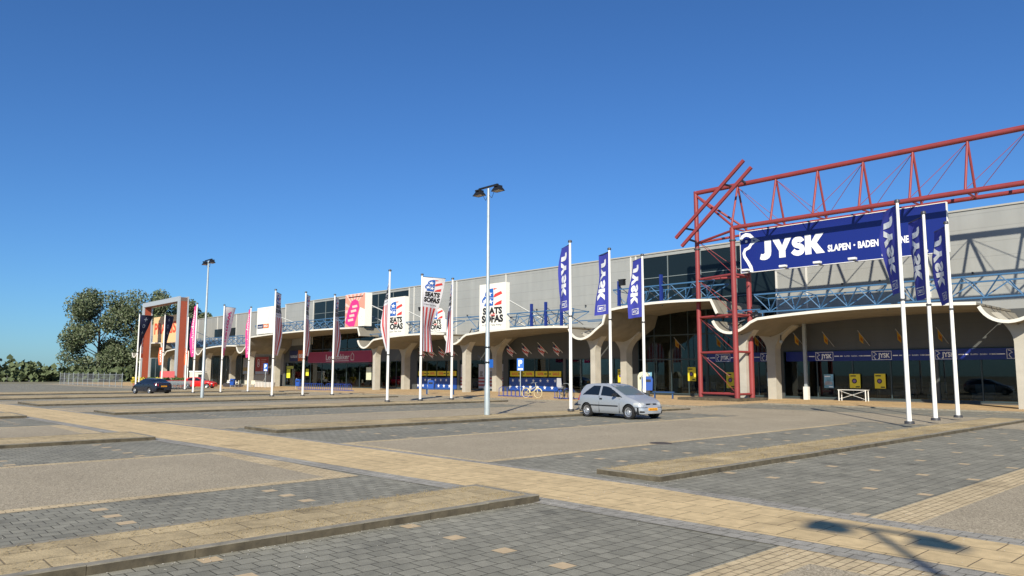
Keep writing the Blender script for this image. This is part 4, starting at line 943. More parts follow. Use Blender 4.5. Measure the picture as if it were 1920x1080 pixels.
def bike(lb, x, y, rz, col, seat=None):
    t = thing('bicycle', lb, 'bicycle', (x, y, gz(x)+.06), rz); r = .34
    for wx in (-.53, .53):
        w_ = MB(); n = 24
        ring = [(wx + r*math.cos(2*math.pi*i/n), 0, r + r*math.sin(2*math.pi*i/n)) for i in range(n+1)]; w_.path(ring, .02, 6); wo_ = w_.build('wheel', TYRE if seat else M('cream_tyre', (.6,.52,.3), .7), t)
        sp = MB()
        for i in range(8): sp.tube((wx,0,r),(wx+r*math.cos(math.pi*i/4),0,r+r*math.sin(math.pi*i/4)),.004,n=4)
        sp.tube((wx,-.05,r),(wx,.05,r),.03,n=8); sp.build('spokes', GALV, wo_)
        MB().path([(wx+(r+.035)*math.cos(a),0,r+(r+.035)*math.sin(a)) for a in [R(20+17*i) for i in range(8)]], .016, 6).build('mudguard', col, t)
    f = MB(); f.tube((-.53,0,.34),(-.12,0,.28),.016).tube((-.12,0,.28),(-.22,0,.85),.018).tube((-.12,0,.28),(.36,0,.62),.02).tube((-.16,0,.55),(.34,0,.8),.02).tube((-.53,0,.34),(-.2,0,.72),.014).tube((.33,0,.95),(.53,0,.34),.018)
    f.build('frame', col, t, smooth=40)
    MB().path([(.33,0,.95),(.3,0,1.08),(.28,-.28,1.1),(.12,-.3,1.06)], .014, 6).path([(.3,0,1.08),(.28,.28,1.1),(.12,.3,1.06)], .014, 6).build('handlebar', GALV, t)
    MB().prism([(-.36,.9),(-.1,.93),(-.1,.97),(-.34,.99)], -.08, .08).build('saddle', BLACK, t)
    MB().box(-.72,-.3,-.07,.07,.72,.74).build('rack', GALV, t); MB().tube((-.12,-.06,.28),(-.12,.06,.28),.07,n=12).build('crank', DARKM, t)
    if seat: MB().prism([(-.62,.8),(-.3,.8),(-.26,.95),(-.55,1.0),(-.62,1.45),(-.72,1.45),(-.74,.9)], -.15, .15).build('child_seat', M('grey_seat_shell', (.45,.45,.45), .5), t)
bike('pale yellow bicycle parked in the blue rack before the right starry window', -39.5, 38.9, R(12), M('pale_yellow_frame', (.72,.62,.3), .4))
bike('black bicycle with a grey child seat, parked left of the silver car', -35.5, 38.2, R(-5), BLACK, True)
def bench(lb, x, y, L, rz=0):
    t = thing('low_rail', lb, 'leaning rail', (x, y, gz(x)+.06), rz)
    MB().box(-L/2,L/2,-.12,.12,.42,.5).build('rail', M('dark_blue_rail', (.02,.06,.16), .45), t)
    for s_ in (-1, 1): MB().box(s_*L*.42-.05,s_*L*.42+.05,-.05,.05,0,.419).build('leg', M('dark_blue_rail'), t)
bench('low dark blue rail in front of the left starry window', -50.9, 39.2, 3.0, R(25)); bench('low dark blue rail behind the hood of the silver car', -32.2, 45.0, 1.6, R(15))
t = thing('advert_case', 'cream advertising cabinet with rounded top beside the glazed entrance door', 'advert case', (-37.4, 49.5, .055), R(20))
MB().prism([(-.45,0),(.45,0),(.45,1.6),(.3,1.85),(0,1.95),(-.3,1.85),(-.45,1.6)], 0, .3).build('cabinet', M('cream_cabinet', (.62,.6,.45), .5), t); art('print', M('olive_letters', (.12,.13,.05), .6), [rect(-.3,1.3,.3,1.5)], frontsurf(0,0,0), .008, t)
t = thing('folding_table', 'white folding table with crossed legs in front of the right-hand shop window', 'table', (-21.3, 50.9, .055))
MB().box(-.95,.95,0,.5,.72,.75).build('tabletop', WHITE, t)
for sx_ in (-.88, .88):
    for sy_ in (.03, .47): MB().box(sx_-.025,sx_+.025,sy_-.025,sy_+.025,0,.719).build('leg', WHITE, t)
MB().bar((-.85,.03,.12),(.85,.03,.68),.02).bar((-.85,.06,.68),(.85,.06,.12),.02).build('cross_brace', WHITE, t)
t = thing('steel_post', 'slim grey steel post in front of the blue shop band', 'post', (-24.6, 51.3, .055))
MB().box(-.1,.1,-.1,.1,0,5.45).build('post', GALV, t); MB().box(-.16,.16,-.16,.16,0,.9).build('base_sleeve', M('sleeve_white', (.7,.68,.62), .6), t)
t = thing('security_camera', 'small dome camera on a bracket at the thick cream column', 'camera', (-25.9, 50.4, 4.1)); MB().lathe([(0,.12),(.12,.1),(.13,0),(.09,-.08),(0,-.12)], n=16).build('dome', LGY, t, smooth=50); MB().box(-.03,.03,-.03,.03,.1,.5).build('bracket', DARKM, t)
# small bracket flags on the shop walls
def wflag(lb, x, z, kind, grp):
    t = thing('bracket_flag', lb, 'flag', (x, FY-.05, z), 0, grp)
    MB().tube((0,0,0),(-.35,-1.0,1.0),.025,n=8).build('staff', WHITE if kind == 'us' else GREY, t)
    if kind == 'us':
        m = MB(); N = 7
        for i in range(N+1):
            for j in range(7): a = .35+.6*i/N; m.v.append((-.35*a+.03*math.sin(j*1.3+i), -a+.06*math.sin(j+i*.9), a-.02-j*.12))
        fm = []
        for i in range(N):
            for j in range(6): m.f.append((i*7+j, i*7+j+1, (i+1)*7+j+1, (i+1)*7+j)); fm.append(1 if (i > 3 and j < 3) else (2 if j % 2 else 0))
        o = m.build('flag', FRED, t); o.data.materials.append(NAVP); o.data.materials.append(FWH)
        for p, q in zip(o.data.polygons, fm): p.material_index = q
    else:
        m = MB(); m.add([(-.18,-.55,.53),(-.31,-.9,.88),(-.29,-.88,.3),(-.17,-.6,.1)], [(0,1,2,3)]); o = m.build('flag', M('orange_yellow_cloth', (.50,.27,.02), .8), t)
        MB().add([(-.2,-.62,.42),(-.28,-.8,.55),(-.26,-.8,.35),(-.2,-.64,.25)], [(0,1,2,3)]).build('print', M('dark_orange_print', (.4,.1,.01), .8), t, loc=(.02,-.01,0))
ws = ['first','second','third','fourth']
for i, x in enumerate((-69.9,-68.2,-66.2,-64.4)): wflag(ws[i] + ' small stars and stripes flag from the left above the left starry window', x, 3.75, 'us', 'small stars and stripes flags')
for i, x in enumerate((-55.0,-52.8,-50.6,-48.6)): wflag(ws[i] + ' small stars and stripes flag from the left above the right starry window', x, 3.75, 'us', 'small stars and stripes flags')
for i, x in enumerate((-35.0,-31.2,-28.0,-24.9,-22.8,-20.4,-18.0,-15.6)): wflag(['yellow bracket flag over the entrance doors','yellow bracket flag seen through the red tower','yellow bracket flag left of the thick cream column','first yellow bracket flag right of the thick column','second yellow bracket flag right of the thick column','third yellow bracket flag right of the thick column','fourth yellow bracket flag right of the thick column','fifth yellow bracket flag right of the thick column'][i], x, 3.75, 'y', 'small yellow bracket flags')
# outdoor seats and trolleys far left
def chair(lb, x, y, rz):
    t = thing('cafe_chair', lb, 'chair', (x, y, gz(x)+.06), rz, 'outdoor chairs before the far shops')
    MB().box(-.25,.25,-.25,.25,.42,.46).build('seat', M('chair_cream', (.6,.56,.42), .6), t); MB().box(-.25,.25,.22,.26,.461,.95).build('backrest', M('chair_cream'), t)
    for a in (-.22,.22):
        for b in (-.22,.22): MB().box(a-.015,a+.015,b-.015,b+.015,0,.419).build('leg', GREY, t)
for i, (x, y) in enumerate(((-109.3,44.8),(-103.2,43.3),(-101.4,43.0),(-99.4,43.2),(-97.2,43.4))): chair(['leftmost','second','third','fourth','rightmost'][i] + ' of the outdoor chairs standing under the canopy near the dark red poster', x, y, rnd.uniform(-1, 1))
t = thing('cushion_stack', 'white cushions heaped on a dark pallet under the canopy', 'cushions', (-106.5, 44.6, -.25))
MB().box(-1.6,1.6,-.8,.8,0,.45).build('pallet', M('dark_wicker', (.05,.045,.05), .8), t)
for i, (a, b, c) in enumerate(((-1.0,0,.46),(0,.1,.46),(.9,-.1,.46),(-.4,0,.72))):
    m = MB(); m.lathe([(0,-.0),(.4,.02),(.5,.13),(.4,.24),(0,.26)], (a,b,c), 12); m.build('cushion', M('cushion_white', (.75,.75,.75), .8), t, smooth=60)
t = thing('display_tubs', 'row of pale round garden tubs on the sidewalk below the dark red poster', 'tubs', (-104.0, 47.0, -.25), 0)
for i in range(6): MB().lathe([(.3,0),(.42,.7),(.38,.7),(.28,.1),(0,.1)], (i*1.0,0,0), 14).build('tub', M('pale_tub', (.5,.48,.45), .6), t, smooth=40)
def trolley(lb, x, y):
    t = thing('shopping_trolley', lb, 'trolley', (x, y, gz(x)+.06), 0, 'shopping trolleys nested in rows')
    b = MB(); 
    for i in range(5): b.bar((-.3,-.3+.15*i,.95),(.35,-.22+.11*i,.55),.02); b.bar((.35,-.25+.12*i,.5),(.5,-.27+.13*i,1.0),.02)
    for z in (.55,.75,.95): b.bar((-.32,-.3,z),(.5,-.26,z),.02); b.bar((-.32,.3,z),(.5,.26,z),.02)
    b.build('basket', GALV, t); MB().bar((-.5,-.3,1.05),(-.5,.3,1.05),.04).bar((-.5,-.28,1.05),(-.32,-.28,.9),.02).bar((-.5,.28,1.05),(-.32,.28,.9),.02).build('handle', REDP, t)
    f = MB(); f.bar((-.32,-.28,.55),(-.4,-.25,.1),.02); f.bar((-.32,.28,.55),(-.4,.25,.1),.02); f.bar((.3,-.2,.5),(.3,-.18,.1),.02); f.bar((.3,.2,.5),(.3,.18,.1),.02); f.bar((-.4,-.25,.15),(.35,-.18,.15),.02); f.bar((-.4,.25,.15),(.35,.18,.15),.02); f.build('frame', GALV, t)
    for a, c in ((-.4,-.25),(-.4,.25),(.3,-.18),(.3,.18)): MB().tube((a,c-.02,.06),(a,c+.02,.06),.06,n=8).build('wheel', BLACK, t)
    return t
tr0 = trolley('grey shopping trolley nested with its like left of the red car', -94.2, 32.2)
for r_ in range(3):
    for i in range(9):
        if r_ == 0 and i == 0: continue
        dup(tr0, loc=(-94.2-.5*i-.3*r_, 32.2+1.0*r_+.03*rnd.random(), gz(-96)+.02))
t = thing('trolley_sign', 'faded red board over the rows of shopping trolleys', 'sign', (-123.2, 41.0, gz(-123)))
MB().box(-3.2,3.2,0,.08,1.3,2.35).build('panel', M('faded_red_board', (.62,.12,.12), .6), t)
for s_ in (-2.2, 2.2): MB().tube((s_,.14,0),(s_,.14,2.3),.05,n=8).build('post', GALV, t)
def shrub(lb, x, y, r, h, col='m', seed=1, cat='shrub'):
    rr = random.Random(seed); t = thing('potted_shrub', lb, cat, (x, y, gz(x)+.06), 0, 'plants outside the far building market')
    MB().lathe([(.25,0),(.35,.45),(.3,.45),(.28,.4),(0,.4)], n=12).build('pot', M('terracotta', (.35,.13,.07), .8), t)
    f = MB()
    for _ in range(260):
        a = rr.uniform(0, 6.28); q = rr.random()**.5*r; z = .5 + rr.random()*h; s_ = rr.uniform(.05, .11); d = Vector((rr.gauss(0,1), rr.gauss(0,1), rr.gauss(0,1))).normalized(); e = d.orthogonal().normalized()*s_; g_ = d.cross(e).normalized()*s_
        c = Vector((q*math.cos(a), q*math.sin(a), z)); f.add([c-e-g_, c+e-g_, c+e+g_, c-e+g_], [(0,1,2,3)])
    f.build('foliage', {'m': M('shrub_leaf', (.08,.13,.03), .8), 'y': M('yellow_blossom', (.55,.45,.06), .8)}[col], t)
for i in range(9): shrub(['leftmost','second','third','fourth','fifth','sixth','seventh','eighth','rightmost'][i] + ' potted plant along the fence beyond the dark car', -124+3.0*i, 36.6+rnd.uniform(-.5,.5), .5, .8, 'y' if i in (0, 1, 4) else 'm', i)
for lb, x, y in (('round iron drain cover in the tan edging of the middle asphalt lane', -12.3, 17.0), ('round iron drain cover in the lane in front of the shops', -30.0, 33.5)):
    t = thing('drain_cover', lb, 'drain cover', (x, y, .006)); MB().lathe([(0,.008),(.26,.008),(.3,.004),(.3,-.01)], n=24).build('lid', M('rusty_iron', (.075,.06,.05), .8, noise=.4, nscale=12), t)
    MB().lathe([(.19,.012),(.21,.012),(.21,.009),(.19,.009)], n=24).build('rim', DARKM, t)
# ---------------------------------------------------------------- fence at far left
t = thing('mesh_fence', 'grey mesh fence enclosing the garden yard beyond the leftmost flagpoles', 'fence', (-134, 33, -.4))
fm_ = MB()
for i in range(60): fm_.bar((-20+i*.62,0,0),(-20+i*.62,0,1.9),.04)
for z in (.2,1.0,1.85): fm_.bar((-20,0,z),(17,0,z),.05)
fm_.build('mesh_panel', GREY, t)
for i in range(13): MB().box(-20+i*3.05-.05,-20+i*3.05+.05,-.08,-.03,0,2.1).build('post', GALV, t)
# ---------------------------------------------------------------- cars
def interp(tb, x):
    if x <= tb[0][0]: return tb[0][1]
    for (a, p), (b, q) in zip(tb, tb[1:]):
        if x <= b:
            t = (x-a)/(b-a); return p + (q-p)*t
    return tb[-1][1]
def smoothtab(tb, n=3):
    """round the corners of a profile table (Chaikin)"""
    for _ in range(n):
        o = [tb[0]]
        for (a, p), (b, q) in zip(tb, tb[1:]): o += [(a*.75+b*.25, p*.75+q*.25), (a*.25+b*.75, p*.25+q*.75)]
        tb = o + [tb[-1]]
    return tb
def catmull(P, k):
    out = []
    for i in range(len(P)-1):
        p0, p1, p2, p3 = P[max(0,i-1)], P[i], P[i+1], P[min(len(P)-1,i+2)]
        for j in range(k):
            t = j/k; out.append(tuple(.5*((2*b)+(-a+c)*t+(2*a-5*b+4*c-d)*t*t+(-a+3*b-3*c+d)*t**3) for a, b, c, d in zip(p0,p1,p2,p3)))
    out.append(P[-1]); return out
def car(lb, loc, rz, c, paint, plate_txt='', cat='car', extras=()):
    t = thing('parked_car', lb, cat, loc, rz)
    Lc, Wh, ax, wr = c['L'], c['W']/2, c['axles'], c['wr']
    top = smoothtab(c['top'], 2); belt = smoothtab(c['belt'], 2); bot = c['bot']; plan = smoothtab(c['plan'], 2)
    N = c.get('N', 170); x0 = -Lc/2
    RM = {}
    groups = {'body': MB(), 'side_window': MB(), 'side_window2': MB(), 'windshield': MB(), 'rear_window': MB(), 'side_window3': MB(), 'side_window4': MB()}
    rings = []; K = c.get('K', 8); rmax = max(z for _, z in top); bl = c['belt0']
    for i in range(N+1):
        s_ = i/N; x = x0 + Lc*(.5-.5*math.cos(math.pi*s_))*.35 + Lc*s_*.65
        zt, zb, z0, wp = interp(top, x), interp(belt, x), interp(bot, x), interp(plan, x)*Wh
        zb = min(zb, zt-.02); cf = max(0, min(1, (zt-zb)/(rmax-bl))); ww = wp*(.93-.19*cf); e = .015+.035*cf
        P = [(wp*.90,z0),(wp*.975,z0+.12),(wp*1.0,z0+(zb-z0)*.5),(wp*.985,zb-.1*(zb-z0)),(wp*.94,zb),(ww,zt-e*1.6),(ww*.9,zt-e*.35),(ww*.5,zt-.002),(0,zt)]
        rings.append((x, catmull(P, K)))
    m = len(rings[0][1]); V = {}
    for sd in (-1, 1):
        vid = [[(x, sd*y, z) for y, z in r] for x, r in rings]
        for i in range(N):
            for j in range(m-1):
                q = [vid[i][j], vid[i+1][j], vid[i+1][j+1], vid[i][j+1]]; cx = sum(p[0] for p in q)/4; cy = sum(p[1] for p in q)/4; cz = sum(p[2] for p in q)/4
                seg = j/K
                if seg < 3.4 and any(math.hypot(cx-a, cz-wr) < wr+.045 for a in ax): continue
                nm = 'body'
                zt, zb = interp(top, cx), interp(belt, cx)
                if 4.0 <= seg < 5.05 and zb+.025 < cz < zt-.075-.02*c.get('pil',1):
                    if c.get('quarter') and cx < -.45 and cz-zb > (cx+1.56)*.62: continue_ = 1
                    else: continue_ = 0
                    for k, (a, b) in enumerate(c['side'] if not continue_ else []):
                        if a < cx < b: nm = ('side_window' if k == 0 else 'side_window2') if sd < 0 else ('side_window3' if k == 0 else 'side_window4')
                if seg >= 5.2 and abs(cy) < interp(plan, cx)*Wh*.70:
                    if c['ws'][0] < cx < c['ws'][1]: nm = 'windshield'
                    if c['rw'][0] < cx < c['rw'][1]: nm = 'rear_window'
                for rn, rm_, fn in c.get('regions', ()):
                    if nm == 'body' and fn(cx, abs(cy), cz): nm = rn; groups.setdefault(rn, MB()); RM[rn] = rm_
                groups[nm].add(q, [(0,1,2,3)])
        for i in (0, N):     # end caps
            r = vid[i]; groups['body'].add(r + [(r[0][0], 0, r[0][2])], [tuple(range(len(r)+1))])
    for nm, g in groups.items():
        if not g.f: continue
        if 'ws_open' in c and nm != 'body': pass
        o = g.build(nm.rstrip('234'), paint if nm == 'body' else RM.get(nm, c.get('wsm', CARGL) if nm == 'windshield' else CARGL), t)
        bm = bmesh.new(); bm.from_mesh(o.data); bmesh.ops.remove_doubles(bm, verts=bm.verts, dist=.0015); bmesh.ops.recalc_face_normals(bm, faces=bm.faces); bm.to_mesh(o.data); bm.free()
        for p in o.data.polygons: p.use_smooth = True
        o.data.set_sharp_from_angle(angle=R(42))
        if nm == 'body': body = o
    und = MB(); und.box(x0+.15, -x0-.15, -Wh*.86, Wh*.86, .22, .5); und.build('underbody', BLACK, t)
    for a in ax:
        for sd in (-1, 1):
            yy = sd*(Wh*.985); m_ = MB(); n = 22
            # arch lip and dark liner
            m_.v = [(a+(wr+.05)*math.cos(math.pi*i/n), yy*(1.0), wr+(wr+.05)*math.sin(math.pi*i/n)) for i in range(n+1)] + [(a+(wr+.05)*math.cos(math.pi*i/n), sd*(Wh-.42), wr+(wr+.05)*math.sin(math.pi*i/n)) for i in range(n+1)]
            m_.f = [(i, i+1, n+2+i, n+1+i) for i in range(n)]; m_.build('wheel_arch', BLACK, t)
            wh = bpy.data.objects.new('wheel', None)
            ty = MB(); ty.lathe([(wr*.66,-.085),(wr*.93,-.10),(wr,-.07),(wr,.07),(wr*.93,.10),(wr*.66,.085)], n=28, axis='Y'); w_ = ty.build('wheel', TYRE, t, smooth=50, loc=(a, sd*(Wh-.115), wr))
            rm = MB(); rm.lathe([(0,-.075),(wr*.2,-.078),(wr*.25,-.06),(wr*.6,-.072),(wr*.66,-.085),(wr*.68,-.08)], n=28, axis='Y'); ro = rm.build('rim', RIM, w_, smooth=40)
            sl_ = MB(); ns = c.get('slots', 12)
            for i in range(ns):
                th = 2*math.pi*i/ns; r1, r2, dw = wr*.36, wr*.58, wr*(.05 if ns > 8 else .12); ct, st = math.cos(th), math.sin(th)
                sl_.add([(r1*ct-dw*st, -.0745, r1*st+dw*ct), (r2*ct-dw*st*1.2, -.082, r2*st+dw*ct*1.2), (r2*ct+dw*st*1.2, -.082, r2*st-dw*ct*1.2), (r1*ct+dw*st, -.0745, r1*st-dw*ct)], [(0,1,2,3)])
            sl_.build('rim_slots', BLACK, w_)
            if sd > 0: w_.rotation_euler = (0, 0, math.pi)
    def put(nm, mat, shp, par=None):
        return shp.build(nm, mat, par or t, smooth=40)
    # side details on both flanks
    def sidey(x, z):
        wp = interp(plan, x)*Wh; return wp*1.0
    for sd in (-1, 1):
        if c.get('strip'):
            a, b, z = c['strip']; s1 = MB(); n = 12
            for i in range(n):
                xa, xb = a+(b-a)*i/n, a+(b-a)*(i+1)/n; s1.box(xa, xb, *sorted((sd*(sidey(xa,z)-.01), sd*(sidey(xa,z)+.018))), z, z+.045)
            put('rub_strip', BLACK, s1)
        for hx, hz in c['handles']:
            put('door_handle', BLACK if c.get('strip') else paint, MB().box(hx-.07, hx+.07, *sorted((sd*(sidey(hx,hz)-.03), sd*(sidey(hx,hz)+.02))), hz-.03, hz+.03))
        seam = MB()
        for sx_ in c['seams']:
            zb = interp(belt, sx_); z0 = interp(bot, sx_)
            for i in range(6):
                za, zc = z0+.05+(zb-z0-.07)*i/6, z0+.05+(zb-z0-.07)*(i+1)/6; k = (za+zc)/2; yy = sidey(sx_, k)*(1.0 if k < (z0+zb)*.5+.12 else .985)
                seam.box(sx_-.006, sx_+.006, *sorted((sd*(yy-.03), sd*(yy+.0025))), za, zc)
        put('door_seam', BLACK, seam)
        mx_, mz = c['mirror']; mb_ = MB(); mb_.lathe([(0,-.11),(.06,-.1),(.085,0),(.07,.09),(0,.1)], (mx_, sd*(Wh+.07), mz), 12, 'Y'); put('mirror', BLACK if c.get('strip') else paint, mb_)
    fx, rx = -x0, x0
    for sd in (-1, 1):
        if c.get('regions'): break
        h = c['head']      # list of (y, x, z) outline patches (for one side)
        m_ = MB(); m_.add([(x, sd*y, z) for x, y, z in h], [tuple(range(len(h)))]); m_.add([(x-.05, sd*y*.98, z) for x, y, z in h], [tuple(range(len(h)))]); put('headlight', LENS, m_)
        h = c['tail']; m_ = MB(); m_.add([(x, sd*y, z) for x, y, z in h], [tuple(range(len(h)))]); put('taillight', TAIL, m_)
    for (nm, mt_, bx) in extras: put(nm, mt_, MB().box(*bx))
    for ex, sg in ((fx, 1), (rx, -1)):
        pz = c['plate'][0] if sg > 0 else c['plate'][1]
        p = put('number_plate', PLATE, MB().box(ex+sg*.004, ex+sg*.02, -.26, .26, pz-.055, pz+.055)); p.name = 'number_plate'
        art('plate_lettering', INK, [text2d(plate_txt, .06, .01, .4, 'C', 0, -.03)], (lambda u, v, o, ex=ex, sg=sg, pz=pz: (ex+sg*(.02+o), u*sg, pz+v)), .003, p)
    return t
hatch = dict(quarter=1, L=3.82, W=1.65, axles=(-1.19, 1.30), wr=.295, belt0=.90, slots=14,
    top=[(-1.91,.62),(-1.90,.85),(-1.80,.98),(-1.62,1.22),(-1.42,1.40),(-1.1,1.435),(-.5,1.44),(-.05,1.415),(.25,1.32),(.62,1.13),(.98,.955),(1.35,.87),(1.65,.76),(1.82,.64),(1.91,.46)],
    belt=[(-1.91,.55),(-1.85,.86),(-1.4,.93),(-.6,.925),(.3,.89),(.95,.85),(1.4,.76),(1.75,.64),(1.91,.42)],
    bot=[(-1.91,.36),(-1.7,.24),(-1.4,.2),(1.5,.2),(1.75,.19),(1.91,.24)], plan=[(-1.91,.80),(-1.8,.91),(-1.4,.985),(-.8,1.0),(.9,1.0),(1.4,.97),(1.7,.87),(1.85,.74),(1.91,.62)],
    side=[(-.33,.90),(-1.50,-.45)], ws=(.10,.98), rw=(-1.82,-1.45), strip=(-.98,.72,.50), handles=[(-.28,.80)], seams=(-.40,.80), mirror=(.60,.98),
    head=[(1.83,.40,.66),(1.74,.66,.69),(1.58,.765,.73),(1.62,.775,.60),(1.78,.68,.555),(1.87,.42,.56)], tail=[(-1.87,.72,.70),(-1.80,.775,.72),(-1.70,.76,1.05),(-1.79,.66,1.05)], plate=(.42,.85))
SILV = M('silver_car_paint', (.40,.425,.455), .27, metal=.38, spec=.7)
LENS2 = M('clear_headlamp', (.42,.43,.42), .1, spec=.8)
WSCR = M('windscreen_lit_tone', (.10,.125,.12), .06, spec=.8)  # bright reflections and view through the pane put into the base colour
hatch.update(N=230, K=14, wsm=WSCR, regions=(
    ('headlight', LENS2, lambda x, y, z: x > 1.55 and y > .40 and .575 < z < .68 and y > .40 + max(0, (.62-z))*1.5),
    ('taillight', TAIL, lambda x, y, z: x < -1.70 and y > .60 and .70 < z < 1.04),
    ('grille', BLACK, lambda x, y, z: x > 1.5 and y < .31 and .585 < z < .65),
    ('lower_intake', BLACK, lambda x, y, z: x > 1.6 and y < .36 and .27 < z < .335),
    ('fog_intake', BLACK, lambda x, y, z: x > 1.6 and .46 < y < .64 and .28 < z < .35),
    ('bumper_strip', BLACK, lambda x, y, z: (x > 1.55 and y > .30 and .475 < z < .50) or (x < -1.6 and .47 < z < .52)),
    ('bumper_lip', BLACK, lambda x, y, z: (x > 1.66 or x < -1.7) and z < .235)))
t = car('silver three-door hatchback parked at the kerb in the middle of the car park', (-20.55, 25.5, 0), R(-6), hatch, SILV, '64-HN-ZJ')
MB().box(1.80,1.865,-.05,.05,.595,.64).build('grille_badge', RIM, t)
sedan = dict(L=4.55, W=1.77, axles=(-1.32, 1.38), wr=.325, belt0=.95, slots=7,
    top=[(-2.27,.55),(-2.26,.95),(-2.15,1.05),(-1.75,1.08),(-1.35,1.22),(-.95,1.38),(-.4,1.44),(.1,1.42),(.5,1.28),(1.0,1.04),(1.25,.95),(1.8,.84),(2.15,.70),(2.27,.48)],
    belt=[(-2.27,.5),(-2.2,.93),(-1.5,.99),(-.5,.97),(.6,.93),(1.2,.88),(1.8,.78),(2.27,.44)],
    bot=[(-2.27,.38),(-2.0,.25),(-1.6,.21),(1.8,.2),(2.27,.26)], plan=[(-2.27,.82),(-2.1,.92),(-1.6,.985),(0,1.0),(1.4,.98),(1.9,.88),(2.27,.62)],
    side=[(-.30,.85),(-1.35,-.38)], ws=(.25,1.2), rw=(-1.72,-.95), handles=[(-.2,.86),(-1.1,.88)], seams=(-.34,.85), mirror=(.7,1.02),
    head=[(2.16,.45,.66),(2.02,.74,.70),(1.88,.80,.70),(2.0,.79,.58),(2.2,.5,.56)], tail=[(-2.275,.52,.74),(-2.22,.70,.72),(-2.08,.80,.74),(-2.05,.79,.93),(-2.2,.70,.96),(-2.27,.52,.92)], plate=(.42,.72))
DNAVY = M('dark_navy_car_paint', (.012,.016,.028), .2, spec=.7)
car('dark navy car seen from behind beside the leftmost flagpoles', (-73.0, 23.0, gz(-73)+.01), R(189), sedan, DNAVY, '12-KLB-7')
REDC = M('red_car_paint', (.62,.014,.012), .25, spec=.6)
coupe = dict(sedan); coupe.update(L=4.2, W=1.72, axles=(-1.25,1.28), wr=.30,
    top=[(-2.1,.5),(-2.09,.88),(-1.95,.98),(-1.7,1.12),(-1.4,1.3),(-1.0,1.40),(-.4,1.42),(.0,1.38),(.4,1.2),(.75,1.0),(1.1,.92),(1.7,.82),(2.0,.66),(2.1,.46)],
    belt=[(-2.1,.5),(-2.0,.88),(-1.2,.93),(.6,.88),(1.2,.84),(1.8,.72),(2.1,.42)], bot=[(-2.1,.36),(-1.8,.22),(1.8,.2),(2.1,.26)],
    plan=[(-2.1,.82),(-1.9,.93),(-1.4,.99),(0,1.0),(1.3,.98),(1.8,.86),(2.1,.62)], side=[(-.35,.6),(-1.3,-.43)], ws=(.05,.78), rw=(-1.95,-1.35), seams=(-.4,.65), mirror=(.5,.98), handles=[(-.25,.8)],
    head=[(2.0,.42,.62),(1.86,.7,.66),(1.72,.76,.66),(1.85,.75,.55),(2.03,.46,.52)], tail=[(-2.09,.62,.70),(-2.0,.75,.70),(-1.93,.77,.95),(-2.03,.64,.96)])
car('bright red car parked beyond the flagpoles near the shopping trolleys', (-98.4, 36.9, gz(-98)+.06), R(44), coupe, REDC, '55-TRK-9')
cr = thing('cargo_van', 'cream flat-topped van standing behind the red car', 'van', (-112.9, 42.2, gz(-113)), R(40)); cr.scale = (.62, .8, .9)
MB().prism([(-1.9,.5),(1.9,.5),(1.9,1.2),(1.3,2.3),(-1.9,2.4)], -.85, .85).build('body', M('van_cream', (.6,.56,.45), .5), cr); MB().prism([(-2.0,2.41),(1.2,2.41),(1.1,2.6),(-2.0,2.62)], -.9, .9).build('roof_box', WHITE, cr)
MB().box(.3,1.35,-.86,.86,1.45,2.05).build('side_window', CARGL, cr)
for a in (-1.2,1.2):
    for s_ in (-.75,.75): MB().tube((a,s_-.1,.33),(a,s_+.1,.33),.33,n=18).build('wheel', TYRE, cr)

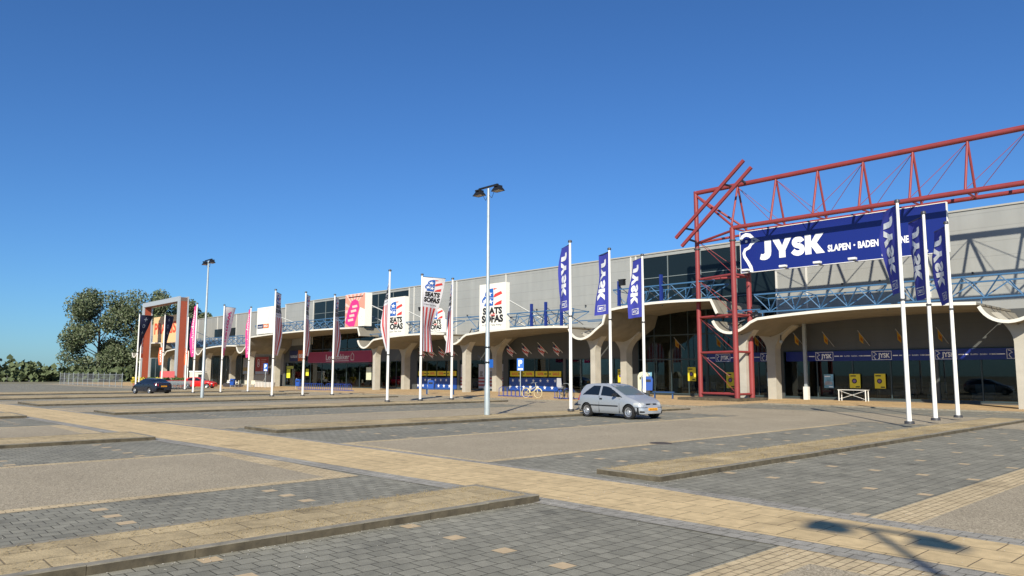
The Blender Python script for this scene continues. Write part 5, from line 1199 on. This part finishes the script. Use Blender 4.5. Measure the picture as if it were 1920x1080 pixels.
# ---------------------------------------------------------------- trees at the far left
LEAF = [M('silver_leaf', (.15,.17,.095), .65), M('mid_leaf', (.085,.11,.045), .75), M('dark_leaf', (.05,.075,.028), .8)]
BARK = M('bark', (.11,.085,.06), .9, noise=.3, nscale=4)
def tree(lb, x, y, h, r, seed, n=5200, bare=.08):
    rr = random.Random(seed); t = thing('broadleaf_tree', lb, 'tree', (x, y, -.45), rr.uniform(0, 6), 'trees beyond the building market')
    tk = MB(); tk.tube((0,0,0),(0,0,h*.4),.38,.26,10); tk.tube((0,0,h*.4),(.4,.2,h*.85),.26,.06,8)
    cl = []
    for i in range(26):
        a = rr.uniform(0, 6.28); zz = h*rr.uniform(bare+.05, .93); q = r*(1-abs((zz/h-.5)*1.35)**2)*rr.uniform(.45, .95)
        c = Vector((q*math.cos(a), q*math.sin(a), zz)); cl.append((c, r*rr.uniform(.28, .46))); tk.tube((0,0,zz*.65),c,.12,.03,6)
    tk.build('trunk', BARK, t, smooth=50)
    fs = [MB(), MB(), MB()]
    for _ in range(n):
        c, cr_ = rr.choice(cl); d = Vector((rr.gauss(0,1), rr.gauss(0,1), rr.gauss(0,1))).normalized(); p = c + d*cr_*(rr.random()**.4)*Vector((1,1,1.25)).length/1.7
        s_ = rr.uniform(.17, .36); nn = (d*.6 + Vector((rr.gauss(0,1), rr.gauss(0,1), rr.gauss(0,1)))).normalized(); e = nn.orthogonal().normalized(); g_ = nn.cross(e)
        a = rr.uniform(0, 6.28); e2 = (e*math.cos(a)+g_*math.sin(a))*s_; g2 = (g_*math.cos(a)-e*math.sin(a))*s_*.6
        fs[rr.choice((0,0,1,1,2))].add([p-e2, p+g2, p+e2, p-g2], [(0,1,2,3)])
    for f, m_ in zip(fs, LEAF): f.build('crown', m_, t)
tl = [(-198,50,22,7.5),(-196,57.5,24.5,7.5),(-192,64,20,7),(-188,69,17,5)]
nm = ['tall silvery tree seen left of the portal frame','tallest silvery tree, rising above the left leg of the portal','silvery tree filling the portal opening above the apricot sign','lower tree crown behind the right side of the apricot sign']
for i, (x, y, h, r) in enumerate(tl): tree(nm[i], x, y, h, r, 40+i, 24000 if i < 4 else 13000)
hd = MB(); rr = random.Random(3)
for _ in range(9000):
    k = rr.random(); x = -238+50*k+rr.uniform(-4,4); y = -110+165*k; z = rr.random()**.8*rr.uniform(2.0, 5.5)*(1+.4*math.sin(y*.1)); s_ = rr.uniform(.25,.55)
    d = Vector((rr.gauss(0,1), rr.gauss(0,1), rr.gauss(0,1))).normalized(); e = d.orthogonal().normalized()*s_; g_ = d.cross(e)
    hd.add([Vector((x,y,z-.4))-e-g_, Vector((x,y,z-.4))+e-g_, Vector((x,y,z-.4))+e+g_, Vector((x,y,z-.4))-e+g_], [(0,1,2,3)])
stuff(hd.build('far_hedge', LEAF[1]), 'stuff')
